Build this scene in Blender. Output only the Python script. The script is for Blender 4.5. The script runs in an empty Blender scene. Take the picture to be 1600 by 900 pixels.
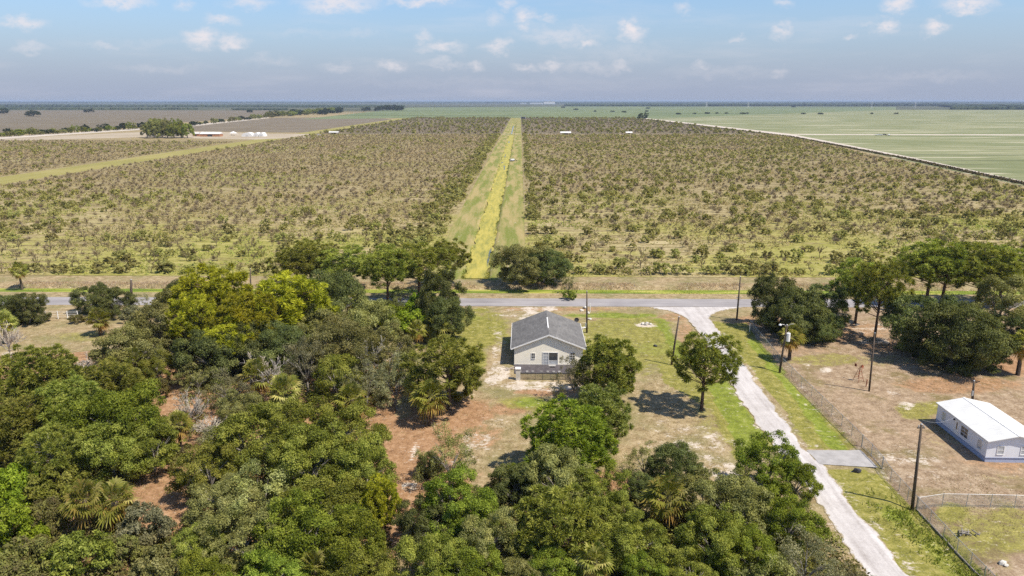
import bpy, bmesh, math, random
import numpy as np
from mathutils import Vector, Matrix

R = math.radians
SC = bpy.context.scene
COL = SC.collection
random.seed(7)
RNG = np.random.default_rng(11)

# ---------------------------------------------------------------- camera
CAM_H, FPX, PITCH = 41.0, 1130.0, R(14.53)
cp, sp = math.cos(PITCH), math.sin(PITCH)
cam_d = bpy.data.cameras.new('camera')
cam = bpy.data.objects.new('camera', cam_d)
COL.objects.link(cam)
cam.location = (0, 0, CAM_H)
cam.rotation_euler = (R(90) - PITCH, 0, 0)
cam_d.sensor_width = 36.0
cam_d.lens = 36.0 * FPX / 1600.0
cam_d.clip_start = 0.5
cam_d.clip_end = 200000
SC.camera = cam


def ray(px, py):
    u = (px - 800) / FPX
    v = (450 - py) / FPX
    return u, cp + v * sp, -sp + v * cp


def at(px, py, z=0.0):
    """Ground point (on the plane at height z) seen at a point of the photograph."""
    x, y, zz = ray(px, py)
    t = (z - CAM_H) / zz
    return x * t, y * t


def px_of(X, Y, Z=0.0):
    """numpy: where a world point lands in the photograph, used for laying out the ground cover."""
    dz = Z - CAM_H
    dep = Y * cp - dz * sp
    up = Y * sp + dz * cp
    return 800 + FPX * X / dep, 450 - FPX * up / dep


FA = 0.01114       # the roads and fields are turned a little against the camera


def ff(px, py):
    x, y = at(px, py)
    return x - FA * y, y + FA * x


def fw(xf, yf):
    return xf + FA * yf, yf - FA * xf


# ---------------------------------------------------------------- object helpers
def tag(o, label=None, cat=None, group=None, kind=None):
    if label: o['label'] = label
    if cat: o['category'] = cat
    if group: o['group'] = group
    if kind: o['kind'] = kind
    return o


def empty(name, loc, rz=0.0, scale=None):
    o = bpy.data.objects.new(name, None)
    COL.objects.link(o)
    o.location = loc
    o.rotation_euler = (0, 0, rz)
    if scale: o.scale = scale
    o.empty_display_size = 0.3
    return o


def link(name, me, mat=None, parent=None):
    o = bpy.data.objects.new(name, me)
    COL.objects.link(o)
    if mat is not None:
        if len(me.materials) == 0:
            me.materials.append(mat)
        if me.materials[0] != mat:
            o.material_slots[0].link = 'OBJECT'
            o.material_slots[0].material = mat
    if parent is not None:
        o.parent = parent
    return o


def np_mesh(name, V, F, attr=None, smooth=False):
    """V (n,3); F (m,k) all the same k; attr: {name: (m,) face values}."""
    V = np.asarray(V, dtype=np.float32)
    F = np.asarray(F, dtype=np.int32)
    m, k = F.shape
    me = bpy.data.meshes.new(name)
    me.vertices.add(len(V))
    me.vertices.foreach_set('co', V.ravel())
    me.loops.add(m * k)
    me.loops.foreach_set('vertex_index', F.ravel())
    me.polygons.add(m)
    me.polygons.foreach_set('loop_start', np.arange(0, m * k, k, dtype=np.int32))
    me.polygons.foreach_set('loop_total', np.full(m, k, dtype=np.int32))
    if smooth:
        me.polygons.foreach_set('use_smooth', np.ones(m, dtype=bool))
    me.update(calc_edges=True)
    for n, a in (attr or {}).items():
        at_ = me.attributes.new(n, 'FLOAT', 'FACE')
        at_.data.foreach_set('value', np.asarray(a, dtype=np.float32))
    return me


class MB:
    """Collects simple solids and links them as one mesh object."""
    def __init__(self):
        self.v, self.f = [], []

    def add(self, vs, fs):
        n = len(self.v)
        self.v += [tuple(p) for p in vs]
        self.f += [tuple(i + n for i in q) for q in fs]

    def box(self, x0, x1, y0, y1, z0, z1):
        self.add([(x0, y0, z0), (x1, y0, z0), (x1, y1, z0), (x0, y1, z0), (x0, y0, z1), (x1, y0, z1), (x1, y1, z1), (x0, y1, z1)],
                 [(3, 2, 1, 0), (4, 5, 6, 7), (0, 1, 5, 4), (1, 2, 6, 5), (2, 3, 7, 6), (3, 0, 4, 7)])
        return self

    def prism(self, prof, y0, y1):
        """prof: (x, z) outline, counter-clockwise seen from -y, run from y0 to y1."""
        n = len(prof)
        vs = [(x, y0, z) for x, z in prof] + [(x, y1, z) for x, z in prof]
        fs = [tuple(range(n)), tuple(range(2 * n - 1, n - 1, -1))]
        for i in range(n):
            j = (i + 1) % n
            fs.append((j, i, i + n, j + n))
        self.add(vs, fs)
        return self

    def tube(self, pts, rad, sides=6, cap=True):
        pts = [Vector(p) for p in pts]
        if not isinstance(rad, (list, tuple)): rad = [rad] * len(pts)
        base = len(self.v)
        for i, p in enumerate(pts):
            a = pts[max(i - 1, 0)]; b = pts[min(i + 1, len(pts) - 1)]
            t = (b - a).normalized()
            s = t.cross(Vector((0.31, 0.95, 0.05)) if abs(t.y) < 0.9 else Vector((1, 0, 0))).normalized()
            w = s.cross(t)
            for k in range(sides):
                an = 2 * math.pi * k / sides
                q = p + (s * math.cos(an) + w * math.sin(an)) * rad[i]
                self.v.append(tuple(q))
        for i in range(len(pts) - 1):
            for k in range(sides):
                k2 = (k + 1) % sides
                self.f.append((base + i * sides + k, base + i * sides + k2, base + (i + 1) * sides + k2, base + (i + 1) * sides + k))
        if cap:
            self.f.append(tuple(base + k for k in reversed(range(sides))))
            self.f.append(tuple(base + (len(pts) - 1) * sides + k for k in range(sides)))
        return self

    def mesh(self, name, smooth=False):
        me = bpy.data.meshes.new(name)
        me.from_pydata(self.v, [], self.f)
        if smooth:
            me.polygons.foreach_set('use_smooth', [True] * len(me.polygons))
        me.update()
        return me

    def build(self, name, mat, parent=None, smooth=False):
        return link(name, self.mesh(name, smooth), mat, parent)


# ---------------------------------------------------------------- materials
def srgb(r, g, b):
    f = lambda c: (c / 255 / 12.92) if c / 255 <= 0.04045 else ((c / 255 + 0.055) / 1.055) ** 2.4
    return (f(r), f(g), f(b), 1.0)


class NT:
    def __init__(self, name):
        self.m = bpy.data.materials.new(name)
        self.m.use_nodes = True
        self.t = self.m.node_tree
        self.t.nodes.clear()
        self.out = self.t.nodes.new('ShaderNodeOutputMaterial')

    def n(self, typ, **kw):
        nd = self.t.nodes.new(typ)
        for k, v in kw.items(): setattr(nd, k, v)
        return nd

    def set(self, sock, val):
        if hasattr(val, 'is_linked') or isinstance(val, bpy.types.NodeSocket):
            self.t.links.new(val, sock)
        else:
            sock.default_value = val

    def pos(self):
        return self.n('ShaderNodeNewGeometry').outputs['Position']

    def objco(self):
        return self.n('ShaderNodeTexCoord').outputs['Object']

    def mapping(self, vec, scale=(1, 1, 1), rot=(0, 0, 0), loc=(0, 0, 0)):
        nd = self.n('ShaderNodeMapping')
        self.set(nd.inputs['Vector'], vec)
        nd.inputs['Scale'].default_value = scale
        nd.inputs['Rotation'].default_value = rot
        nd.inputs['Location'].default_value = loc
        return nd.outputs[0]

    def noise(self, vec, scale, detail=4, rough=0.55, dist=0.0):
        nd = self.n('ShaderNodeTexNoise')
        self.set(nd.inputs['Vector'], vec)
        nd.inputs['Scale'].default_value = scale
        nd.inputs['Detail'].default_value = detail
        nd.inputs['Roughness'].default_value = rough
        nd.inputs['Distortion'].default_value = dist
        return nd.outputs[0]

    def math(self, op, a, b=0.0, c=None, clamp=False):
        nd = self.n('ShaderNodeMath', operation=op)
        nd.use_clamp = clamp
        self.set(nd.inputs[0], a)
        self.set(nd.inputs[1], b)
        if c is not None: self.set(nd.inputs[2], c)
        return nd.outputs[0]

    def step(self, x, lo, hi):
        nd = self.n('ShaderNodeMapRange')
        nd.interpolation_type = 'SMOOTHSTEP'
        self.set(nd.inputs[0], x)
        nd.inputs[1].default_value = lo
        nd.inputs[2].default_value = hi
        return nd.outputs[0]

    def mix(self, fac, a, b, mode='MIX'):
        nd = self.n('ShaderNodeMix', data_type='RGBA', blend_type=mode)
        self.set(nd.inputs[0], fac)
        self.set(nd.inputs[6], a)
        self.set(nd.inputs[7], b)
        return nd.outputs[2]

    def attr(self, name):
        nd = self.n('ShaderNodeAttribute')
        nd.attribute_name = name
        return nd.outputs['Fac']

    def ramp(self, fac, stops):
        nd = self.n('ShaderNodeValToRGB')
        el = nd.color_ramp.elements
        while len(el) < len(stops): el.new(0.5)
        for e, (p, c) in zip(el, stops):
            e.position = p; e.color = c
        self.set(nd.inputs[0], fac)
        return nd.outputs[0]

    def bump(self, h, strength=0.5, dist=0.05):
        nd = self.n('ShaderNodeBump')
        nd.inputs['Strength'].default_value = strength
        nd.inputs['Distance'].default_value = dist
        self.set(nd.inputs['Height'], h)
        return nd.outputs[0]

    def diffuse(self, col, normal=None, rough=0.95, spec=0.1, metal=0.0):
        nd = self.n('ShaderNodeBsdfPrincipled')
        self.set(nd.inputs['Base Color'], col)
        self.set(nd.inputs['Roughness'], rough)
        nd.inputs['Specular IOR Level'].default_value = spec
        nd.inputs['Metallic'].default_value = metal
        if normal is not None: self.set(nd.inputs['Normal'], normal)
        self.t.links.new(nd.outputs[0], self.out.inputs['Surface'])
        return self.m


def plain(name, c, rough=0.6, spec=0.3, var=0.12, scale=3.0, metal=0.0):
    """A slightly weathered single-colour surface."""
    t = NT(name)
    co = t.objco()
    n = t.noise(co, scale, 5, 0.6)
    n2 = t.noise(co, scale * 9, 3, 0.6)
    k = t.math('ADD', t.math('MULTIPLY', n, 0.7), t.math('MULTIPLY', n2, 0.3))
    dark = tuple(x * (1 - var * 1.6) for x in c[:3]) + (1,)
    lite = tuple(min(1, x * (1 + var)) for x in c[:3]) + (1,)
    return t.diffuse(t.ramp(k, [(0.3, dark), (0.7, lite)]), rough=rough, spec=spec, metal=metal)


def leaf_mat(name, stops, trans=0.40, objvar=0.24):
    """stops: colours from the dull to the fresh leaf; every leaf face has its own 'rnd'."""
    t = NT(name)
    rnd = t.attr('rnd')
    info = t.n('ShaderNodeObjectInfo').outputs['Random']
    col = t.ramp(rnd, [(i / (len(stops) - 1), c) for i, c in enumerate(stops)])
    hsv = t.n('ShaderNodeHueSaturation')
    t.set(hsv.inputs['Hue'], t.math('MULTIPLY_ADD', info, 0.036, 0.481))
    t.set(hsv.inputs['Value'], t.math('MULTIPLY_ADD', info, objvar * 2, 1 - objvar))
    oc = t.objco()
    pat = t.noise(oc, .55, 3, .6)
    col = t.mix(t.math('MULTIPLY', t.step(pat, .40, .66), .38), col, t.mix(1.0, col, (1.35, 1.20, .80, 1), 'MULTIPLY'))
    t.set(hsv.inputs['Color'], col)
    d = t.n('ShaderNodeBsdfDiffuse'); t.set(d.inputs[0], hsv.outputs[0])
    tr = t.n('ShaderNodeBsdfTranslucent'); t.set(tr.inputs[0], t.mix(1.0, hsv.outputs[0], (1.0, 1.0, 0.55, 1), 'MULTIPLY'))
    mx = t.n('ShaderNodeMixShader'); mx.inputs[0].default_value = trans
    t.t.links.new(d.outputs[0], mx.inputs[1]); t.t.links.new(tr.outputs[0], mx.inputs[2])
    t.t.links.new(mx.outputs[0], t.out.inputs['Surface'])
    return t.m


def C(r, g, b): return (r, g, b, 1.0)


def bark(name, a, b, scale=6):
    t = NT(name)
    co = t.objco()
    n = t.noise(t.mapping(co, (1, 1, 0.25)), scale, 5, 0.65)
    return t.diffuse(t.ramp(n, [(0.3, a), (0.7, b)]), normal=t.bump(n, 0.6, 0.03))


M = {}
M['oak_dark'] = leaf_mat('oak_leaf_dark', [C(.060, .073, .028), C(.138, .164, .056), C(.280, .300, .120)])
M['oak_mid'] = leaf_mat('oak_leaf_mid', [C(.080, .094, .018), C(.215, .245, .044), C(.410, .425, .105)])
M['oak_olive'] = leaf_mat('oak_leaf_olive', [C(.120, .126, .044), C(.262, .270, .094), C(.440, .435, .185)])
M['oak_bright'] = leaf_mat('oak_leaf_bright', [C(.070, .096, .014), C(.185, .232, .032), C(.340, .390, .070)])
M['vine'] = leaf_mat('vine_leaf', [C(.10, .14, .014), C(.21, .285, .026), C(.36, .43, .055)])
M['pine'] = leaf_mat('pine_needle', [C(.105, .122, .024), C(.225, .255, .050), C(.390, .400, .105)], 0.42)
M['pine_gold'] = leaf_mat('pine_needle_golden', [C(.122, .128, .012), C(.275, .274, .026), C(.475, .440, .055)], 0.42)
M['pine_fresh'] = leaf_mat('pine_needle_fresh', [C(.080, .110, .012), C(.190, .245, .030), C(.350, .405, .062)], 0.42)
M['cedar'] = leaf_mat('cedar_leaf', [C(.095, .112, .030), C(.210, .235, .060), C(.360, .375, .120)], 0.42)
M['willow'] = leaf_mat('grey_leaf', [C(.130, .135, .072), C(.250, .252, .138), C(.385, .375, .225)])
M['palm'] = leaf_mat('palm_frond', [C(.42, .27, .095), C(.38, .29, .085), C(.150, .170, .034), C(.260, .275, .058), C(.55, .50, .19)], 0.42)
M['scrub'] = leaf_mat('scrub_leaf', [C(.150, .120, .062), C(.185, .175, .060), C(.260, .265, .075)])
M['citrus'] = leaf_mat('citrus_leaf', [C(.220, .205, .085), C(.335, .325, .110), C(.450, .435, .165)])
M['twig'] = leaf_mat('bare_twig', [C(.150, .118, .076), C(.250, .202, .130), C(.350, .290, .195)], 0.0)
M['grey_twig'] = leaf_mat('dead_grey_twig', [C(.46, .42, .375), C(.60, .56, .51), C(.74, .70, .65)], 0.1)
M['bark'] = bark('bark_brown', C(.055, .040, .030), C(.16, .125, .095))
M['bark_grey'] = bark('bark_grey', C(.13, .115, .10), C(.33, .30, .265))
M['bark_pine'] = bark('bark_pine', C(.06, .038, .028), C(.19, .125, .085))
M['pole'] = bark('pole_wood', C(.060, .046, .038), C(.15, .118, .092), 4)
M['white'] = plain('white_paint', C(.78, .77, .76), var=0.05)
M['galv'] = plain('galvanised_metal', C(.42, .43, .44), 0.45, 0.5, 0.1, metal=0.3)
M['concrete'] = plain('concrete', C(.36, .345, .34), 0.9, 0.2, 0.18, 0.8)
M['rust'] = plain('rusted_metal', C(.28, .085, .045), 0.85, 0.2, 0.3)
M['dark'] = plain('dark_metal', C(.05, .05, .055), 0.6, 0.3, 0.2)
M['stone'] = plain('pale_stone', C(.58, .55, .50), 0.9, 0.2, 0.2, 1.5)


def glass_mat(name, c):
    t = NT(name)
    return t.diffuse(c, rough=0.08, spec=0.8)


M['glass'] = glass_mat('window_glass', C(.055, .060, .068))
M['glass_pale'] = glass_mat('window_with_blind', C(.42, .44, .47))
SKY_TINT = (0.88, 0.94, 1.02, 1.0)
SKY_STRENGTH = 0.112
CLOUD_COL = (6.0, 5.6, 5.75, 1.0)
HAZE_COL = (2.5, 2.9, 3.95, 1.0)
HAZE = 6.5e-5
EXPOSURE = 0.38
DENOISE = False
# ---------------------------------------------------------------- daylight
SUN_EL, SUN_AZ = R(57.2), math.atan2(0.60, -0.33)      # azimuth measured from +Y towards +X
sun_dir = Vector((math.sin(SUN_AZ) * math.cos(SUN_EL), math.cos(SUN_AZ) * math.cos(SUN_EL), math.sin(SUN_EL)))
sd = bpy.data.lights.new('sun', 'SUN')
sd.energy = 5.0
sd.angle = R(0.55)
sd.color = (1.0, 0.92, 0.78)
sun = bpy.data.objects.new('sun', sd)
COL.objects.link(sun)
sun.rotation_euler = (-sun_dir).to_track_quat('-Z', 'Y').to_euler()
sun.location = (0, 0, 200)

W = bpy.data.worlds.new('World')
SC.world = W
W.use_nodes = True
wt = W.node_tree
wt.nodes.clear()


class WN(NT):
    def __init__(self, t):
        self.t = t


w = WN(wt)
wout = w.n('ShaderNodeOutputWorld')
bg = w.n('ShaderNodeBackground')
wt.links.new(bg.outputs[0], wout.inputs[0])
sky = w.n('ShaderNodeTexSky')
sky.sky_type = 'NISHITA'
sky.sun_disc = False
sky.sun_elevation = SUN_EL
sky.sun_rotation = SUN_AZ
sky.altitude = 0
sky.air_density = 1.0
sky.dust_density = 0.6
sky.ozone_density = 3.5
skyc = w.mix(1.0, sky.outputs[0], SKY_TINT, 'MULTIPLY')
direc = w.n('ShaderNodeTexCoord').outputs['Generated']
sep = w.n('ShaderNodeSeparateXYZ'); w.set(sep.inputs[0], direc)
# the lavender haze layer of a humid day, thick low down and gone higher up
lay = w.n('ShaderNodeMapRange'); lay.interpolation_type = 'SMOOTHSTEP'
w.set(lay.inputs[0], sep.outputs['Z']); lay.inputs[1].default_value = .15; lay.inputs[2].default_value = 0.0; lay.inputs[3].default_value = 0; lay.inputs[4].default_value = .92
skyc = w.mix(lay.outputs[0], skyc, HAZE_COL)
ysafe = w.math('MAXIMUM', sep.outputs['Y'], 0.02)
U = w.math('DIVIDE', sep.outputs['X'], ysafe)
Vv = w.math('DIVIDE', sep.outputs['Z'], ysafe)
comb = w.n('ShaderNodeCombineXYZ'); w.set(comb.inputs[0], U); w.set(comb.inputs[1], Vv)
nz = w.n('ShaderNodeTexNoise'); w.set(nz.inputs['Vector'], w.mapping(comb.outputs[0], (1, 1.6, 1)))
nz.inputs['Scale'].default_value = 34; nz.inputs['Detail'].default_value = 6; nz.inputs['Roughness'].default_value = 0.6
sub = w.n('ShaderNodeVectorMath', operation='SUBTRACT'); w.set(sub.inputs[0], nz.outputs['Color']); sub.inputs[1].default_value = (0.5, 0.5, 0.5)
mul = w.n('ShaderNodeVectorMath', operation='SCALE'); w.set(mul.inputs[0], sub.outputs[0]); mul.inputs['Scale'].default_value = 0.036
addv = w.n('ShaderNodeVectorMath', operation='ADD'); w.set(addv.inputs[0], comb.outputs[0]); w.set(addv.inputs[1], mul.outputs[0])
# cumulus puffs: direction, half width, half height (tangent units), strength
CLOUDS = [
    (184, 3, 46, 10, .75), (290, 10, 15, 8, .45), (388, 4, 34, 10, .6), (530, 6, 58, 12, .8), (660, 3, 52, 7, .75), (795, 6, 14, 10, .5),
    (35, 37, 36, 10, .7), (345, 33, 24, 8, .6), (313, 60, 26, 14, .85), (362, 66, 22, 10, .75), (660, 57, 12, 7, .45), (690, 72, 32, 9, .7),
    (772, 30, 12, 14, .4), (778, 71, 22, 9, .65), (820, 30, 18, 13, .75), (850, 30, 22, 6, .4), (880, 54, 70, 13, .45), (920, 70, 16, 8, .7), (987, 48, 21, 18, .95),
    (610, 100, 22, 9, .6), (530, 105, 26, 8, .3), (742, 101, 15, 8, .55), (690, 98, 40, 6, .3), (860, 100, 16, 8, .55), (820, 105, 22, 6, .45), (970, 102, 18, 7, .4), (920, 106, 50, 10, .3),
    (1070, 16, 12, 10, .45), (1092, 102, 16, 7, .4), (1222, 48, 16, 12, .6), (1150, 59, 9, 5, .4), (1228, 3, 14, 6, .5),
    (1406, 7, 24, 13, .85), (1384, 43, 20, 12, .85), (1461, 44, 20, 11, .85), (1510, 6, 42, 11, .85), (1330, 57, 13, 6, .55), (1348, 38, 18, 4, .3), (1217, 112, 14, 7, .3),
    (50, 75, 30, 8, .35), (160, 70, 24, 6, .3), (420, 94, 40, 8, .2), (250, 105, 80, 8, .18), (1130, 112, 90, 10, .16), (1450, 118, 110, 9, .14), (980, 84, 70, 14, .2), (470, 50, 60, 8, .15), (560, 52, 40, 7, .18), (230, 66, 60, 8, .12), (800, 130, 300, 8, .1)]
mask = None
for (cx, cy, sx, sy, st) in CLOUDS:
    a = ray(cx, cy)
    uc, vc = a[0] / a[1], a[2] / a[1]
    sb = w.n('ShaderNodeVectorMath', operation='SUBTRACT'); w.set(sb.inputs[0], addv.outputs[0]); sb.inputs[1].default_value = (uc, vc, 0)
    dv = w.n('ShaderNodeVectorMath', operation='MULTIPLY'); w.set(dv.inputs[0], sb.outputs[0]); dv.inputs[1].default_value = (FPX / sx / 1.15, FPX / sy / 1.15, 0)
    ln = w.n('ShaderNodeVectorMath', operation='LENGTH'); w.set(ln.inputs[0], dv.outputs[0])
    mr = w.n('ShaderNodeMapRange'); mr.interpolation_type = 'SMOOTHSTEP'
    w.set(mr.inputs[0], ln.outputs['Value']); mr.inputs[1].default_value = 1.3; mr.inputs[2].default_value = 0.0; mr.inputs[3].default_value = 0; mr.inputs[4].default_value = st
    mask = mr.outputs[0] if mask is None else w.math('MAXIMUM', mask, mr.outputs[0])
# thin veil of stratus everywhere
veil = w.noise(w.mapping(direc, (1, 1, 7)), 5.0, 6, 0.62)
veil = w.math('MULTIPLY', w.step(veil, 0.45, 0.8), 0.20)
fine = w.noise(w.mapping(comb.outputs[0], (1, 1.8, 1)), 70, 4, 0.6)
front = w.step(sep.outputs['Y'], 0.1, 0.3)
mask = w.math('MULTIPLY', w.math('MULTIPLY', mask, front), w.step(fine, 0.15, 0.6))
mask = w.math('MAXIMUM', mask, veil)
final = w.mix(mask, skyc, CLOUD_COL)
w.set(bg.inputs[0], final)
bg.inputs[1].default_value = SKY_STRENGTH

# ---------------------------------------------------------------- air
if HAZE > 0:
    mb = MB().box(-52000, 52000, -400, 78000, -3.0, 47.5)
    t = NT('haze_air')
    pv = t.n('ShaderNodeVolumePrincipled')
    pv.inputs['Color'].default_value = (0.54, 0.66, 0.88, 1)
    pv.inputs['Density'].default_value = HAZE
    t.t.links.new(pv.outputs[0], t.out.inputs['Volume'])
    hz = mb.build('haze', t.m)
    tag(hz, kind='stuff', label='thin bluish haze over the far fields', cat='haze')
# ---------------------------------------------------------------- the ground: one sheet to the horizon
def pip(px, py, poly):
    """points in polygon, numpy"""
    ins = np.zeros(px.shape, bool)
    n = len(poly)
    j = n - 1
    for i in range(n):
        xi, yi = poly[i]; xj, yj = poly[j]
        c = ((yi > py) != (yj > py)) & (px < (xj - xi) * (py - yi) / (yj - yi + 1e-9) + xi)
        ins ^= c
        j = i
    return ins


def smooth_noise(X, Y, cell, seed):
    """value noise on world coordinates"""
    r = np.random.default_rng(seed)
    G = r.random((256, 256))
    x = X / cell; y = Y / cell
    xi = np.floor(x).astype(int); yi = np.floor(y).astype(int)
    fx = x - xi; fy = y - yi
    fx = fx * fx * (3 - 2 * fx); fy = fy * fy * (3 - 2 * fy)
    g = lambda a, b: G[a % 256, b % 256]
    return (g(xi, yi) * (1 - fx) + g(xi + 1, yi) * fx) * (1 - fy) + (g(xi, yi + 1) * (1 - fx) + g(xi + 1, yi + 1) * fx) * fy


CAN_L = [ff(727, 432), ff(793, 215)]
CANW0, CANW1 = ff(728, 432)[0], ff(757, 432)[0]            # the canal's water edges
CANX0, CANX1 = ff(664, 432)[0], ff(822, 432)[0]            # its grassy margins
CAN_Y0, CAN_Y1 = ff(742, 433)[1], ff(800, 190)[1]
ORCH_Y0 = ff(1000, 433)[1]
MID_Y = ff(800, 209.5)[1]
BACK_Y = ff(800, 184)[1]
LANE_L, LANE_R = ff(0, 277)[0], ff(0, 289)[0]
ROAD_Y1, ROAD_Y0 = ff(900, 466.7)[1], ff(900, 479)[1]
DITCH_Y0, DITCH_Y1 = ff(1000, 456)[1], ff(1000, 449)[1]
print('canal', CANW0, CANW1, CANX0, CANX1, CAN_Y0, CAN_Y1, 'orch', ORCH_Y0, MID_Y, BACK_Y, 'lane', LANE_L, LANE_R, 'road', ROAD_Y0, ROAD_Y1, 'ditch', DITCH_Y0, DITCH_Y1)


def seg_dist(X, Y, a, b):
    ax, ay = a; bx, by = b
    dx, dy = bx - ax, by - ay
    t = np.clip(((X - ax) * dx + (Y - ay) * dy) / (dx * dx + dy * dy), 0, 1)
    return np.hypot(X - ax - t * dx, Y - ay - t * dy)


def ground_z(X, Y):
    X = np.asarray(X, float); Y = np.asarray(Y, float)
    xf = X - FA * Y; yf = Y + FA * X
    z = np.zeros_like(X)
    # swales beside the gravel drive
    for a, b, dep in (((1178, 522), (1322, 700), .35), ((1385, 742), (1560, 935), .55)):
        d = seg_dist(X, Y, at(*a), at(*b))
        z -= dep * np.clip(1 - d / 2.4, 0, 1) ** 1.0
    # roadside ditch
    c = (DITCH_Y0 + DITCH_Y1) / 2; h = (DITCH_Y1 - DITCH_Y0) / 2
    e = np.clip((h + 1.6 - np.abs(yf - c)) / 1.8, 0, 1)
    z -= 0.9 * e * e * (3 - 2 * e)
    # canal
    c = (CANW0 + CANW1) / 2; h = (CANW1 - CANW0) / 2
    e = np.clip((h + 1.5 - np.abs(xf - c)) / 1.0, 0, 1) * np.clip((yf - CAN_Y0) / 2 + 1, 0, 1) * np.clip((CAN_Y1 - yf) / 20, 0, 1)
    z -= .85 * e * e * (3 - 2 * e)
    near = np.clip((175 - Y) / 10, 0, 1) * np.clip((Y - 40) / 5, 0, 1)
    flat = np.clip((np.abs(yf - (ROAD_Y0 + ROAD_Y1) / 2) - 5) / 4, 0, 1)
    z += (smooth_noise(X, Y, 5.0, 3) - 0.6) * 0.10 * near * flat + (smooth_noise(X, Y, 1.3, 4) - 0.6) * 0.05 * near * flat
    return np.minimum(z, 0.0) if np.ndim(z) else min(float(z), 0.0)


def gz(x, y): return float(ground_z(np.array([x]), np.array([y]))[0])


far_x = [133, 140, 155, 180, 230, 320, 500, 900, 1800, 4000, 9000, 20000, 51000]
xs = np.concatenate([[-a for a in reversed(far_x)], np.arange(-130, 130.1, 0.5), far_x])
ys = np.concatenate([[-300, -100, -20, 20], np.arange(44, 180.1, 0.5), np.arange(186, 1400, 12), [1500, 1700, 2000, 2600, 3500, 5000, 8000, 14000, 26000, 45000, 77000]])
GX, GY = np.meshgrid(xs, ys)
X, Y = GX.ravel(), GY.ravel()
Z = ground_z(X, Y)
nx, ny = len(xs), len(ys)
idx = np.arange(nx * ny).reshape(ny, nx)
F = np.stack([idx[:-1, :-1].ravel(), idx[:-1, 1:].ravel(), idx[1:, 1:].ravel(), idx[1:, :-1].ravel()], 1)
gme = np_mesh('ground', np.stack([X, Y, Z], 1), F, smooth=True)

okp = (Y > 30)
PX = np.full(X.shape, -9999.0); PY = np.full(X.shape, -9999.0)
PX[okp], PY[okp] = px_of(X[okp], Y[okp], 0.0)
XF = X - FA * Y; YF = Y + FA * X
near = (Y < 181) & (np.abs(X) < 131)
# wobble so that no border runs straight
wob = (smooth_noise(X, Y, 3.0, 21) - 0.5) * 1.6 + (smooth_noise(X, Y, 1.0, 22) - 0.5) * 0.9


def blob(lst):
    o = np.zeros(X.shape)
    for cx, cy, rx, ry, wt_ in lst:
        d = np.hypot((PX - cx) / rx, (PY - cy) / ry) + wob * 0.25
        o = np.maximum(o, wt_ * np.clip((1.3 - d) / 0.7, 0, 1))
    return o


def polym(lst):
    o = np.zeros(X.shape)
    for pts, wt_ in lst:
        k = pip(PX + wob * 4, PY + wob * 2.0, pts)
        o = np.maximum(o, wt_ * k)
    return o


def strip(a, b, wid, wt_):
    d = seg_dist(X, Y, at(*a), at(*b)) + wob * 0.5
    return wt_ * np.clip((wid - d) / (0.5 * wid) + 0.2, 0, 1)


def band(y0, y1, wt_, soft=0.8):
    """a band between two photo rows (taken at x = 1000) along the road"""
    a, b = ff(1000, y0)[1], ff(1000, y1)[1]
    yy = YF + wob * 0.7
    return wt_ * np.clip((a - yy) / soft + .5, 0, 1) * np.clip((yy - b) / soft + .5, 0, 1)


sand = blob([(825, 602, 75, 9, .85), (780, 584, 24, 16, .85), (778, 545, 13, 45, .62), (850, 604, 70, 9, .8), (770, 595, 18, 10, .9), (745, 690, 30, 22, .62), (775, 660, 36, 14, .55), (730, 720, 30, 14, .55),
             (795, 490, 26, 8, .6), (840, 483, 40, 4, .8), (915, 520, 14, 30, .5), (1080, 690, 80, 40, .58), (1120, 735, 60, 22, .70), (1030, 655, 40, 20, .35),
             (1410, 715, 70, 12, .7), (1480, 735, 60, 9, .5), (1417, 633, 16, 8, .95), (1400, 612, 20, 6, .7), (1288, 578, 12, 6, .85), (1250, 572, 30, 10, .5),
             (1310, 636, 30, 10, .4), (1380, 660, 60, 30, .22), (1365, 533, 35, 6, .7), (1340, 513, 60, 14, .58), (1570, 610, 40, 12, .35), (30, 555, 40, 9, .6), (12, 570, 22, 12, .5),
             (650, 712, 14, 20, .55), (640, 760, 16, 14, .7), (1040, 705, 18, 8, .6), (612, 655, 30, 6, .5), (800, 363, 5, 14, 1.0), (712, 358, 8, 10, .9), (720, 340, 6, 12, .5), (1010, 507, 18, 5, .9),
             (720, 440, 30, 4, .5), (765, 700, 40, 10, .4), (1150, 690, 40, 25, .35), (1450, 690, 60, 20, .3), (1330, 600, 60, 18, .28), (1090, 640, 30, 6, .4), (200, 470, 14, 5, .9), (198, 489, 12, 3, .9), (1440, 745, 50, 8, .5)])
sand = np.maximum(sand, strip((820, 497), (858, 481), 2.2, .75))
for q1, q2 in (((1093, 522), (1145, 602)), ((1145, 602), (1200, 685)), ((1200, 685), (1280, 790)), ((1280, 790), (1385, 935)), ((1116, 508), (1160, 566)), ((1160, 566), (1257, 700)), ((1257, 700), (1322, 775)), ((1322, 775), (1478, 950))):
    sand = np.maximum(sand, strip(q1, q2, 1.3, .55))
sand = np.maximum(sand, strip((1040, 486), (1300, 745), 3.6, .34))
for o_ in (0, 16):
    sand = np.maximum(sand, strip((1232 + o_, 598), (1392 + o_, 752), .8, .44))
    sand = np.maximum(sand, strip((1392 + o_, 722), (1600, 760 + o_ * .5), .8, .40))
sand = np.maximum(sand, band(432.5, 431, .6))
sand = np.maximum(sand, band(481, 479, .45, .5))

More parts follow.
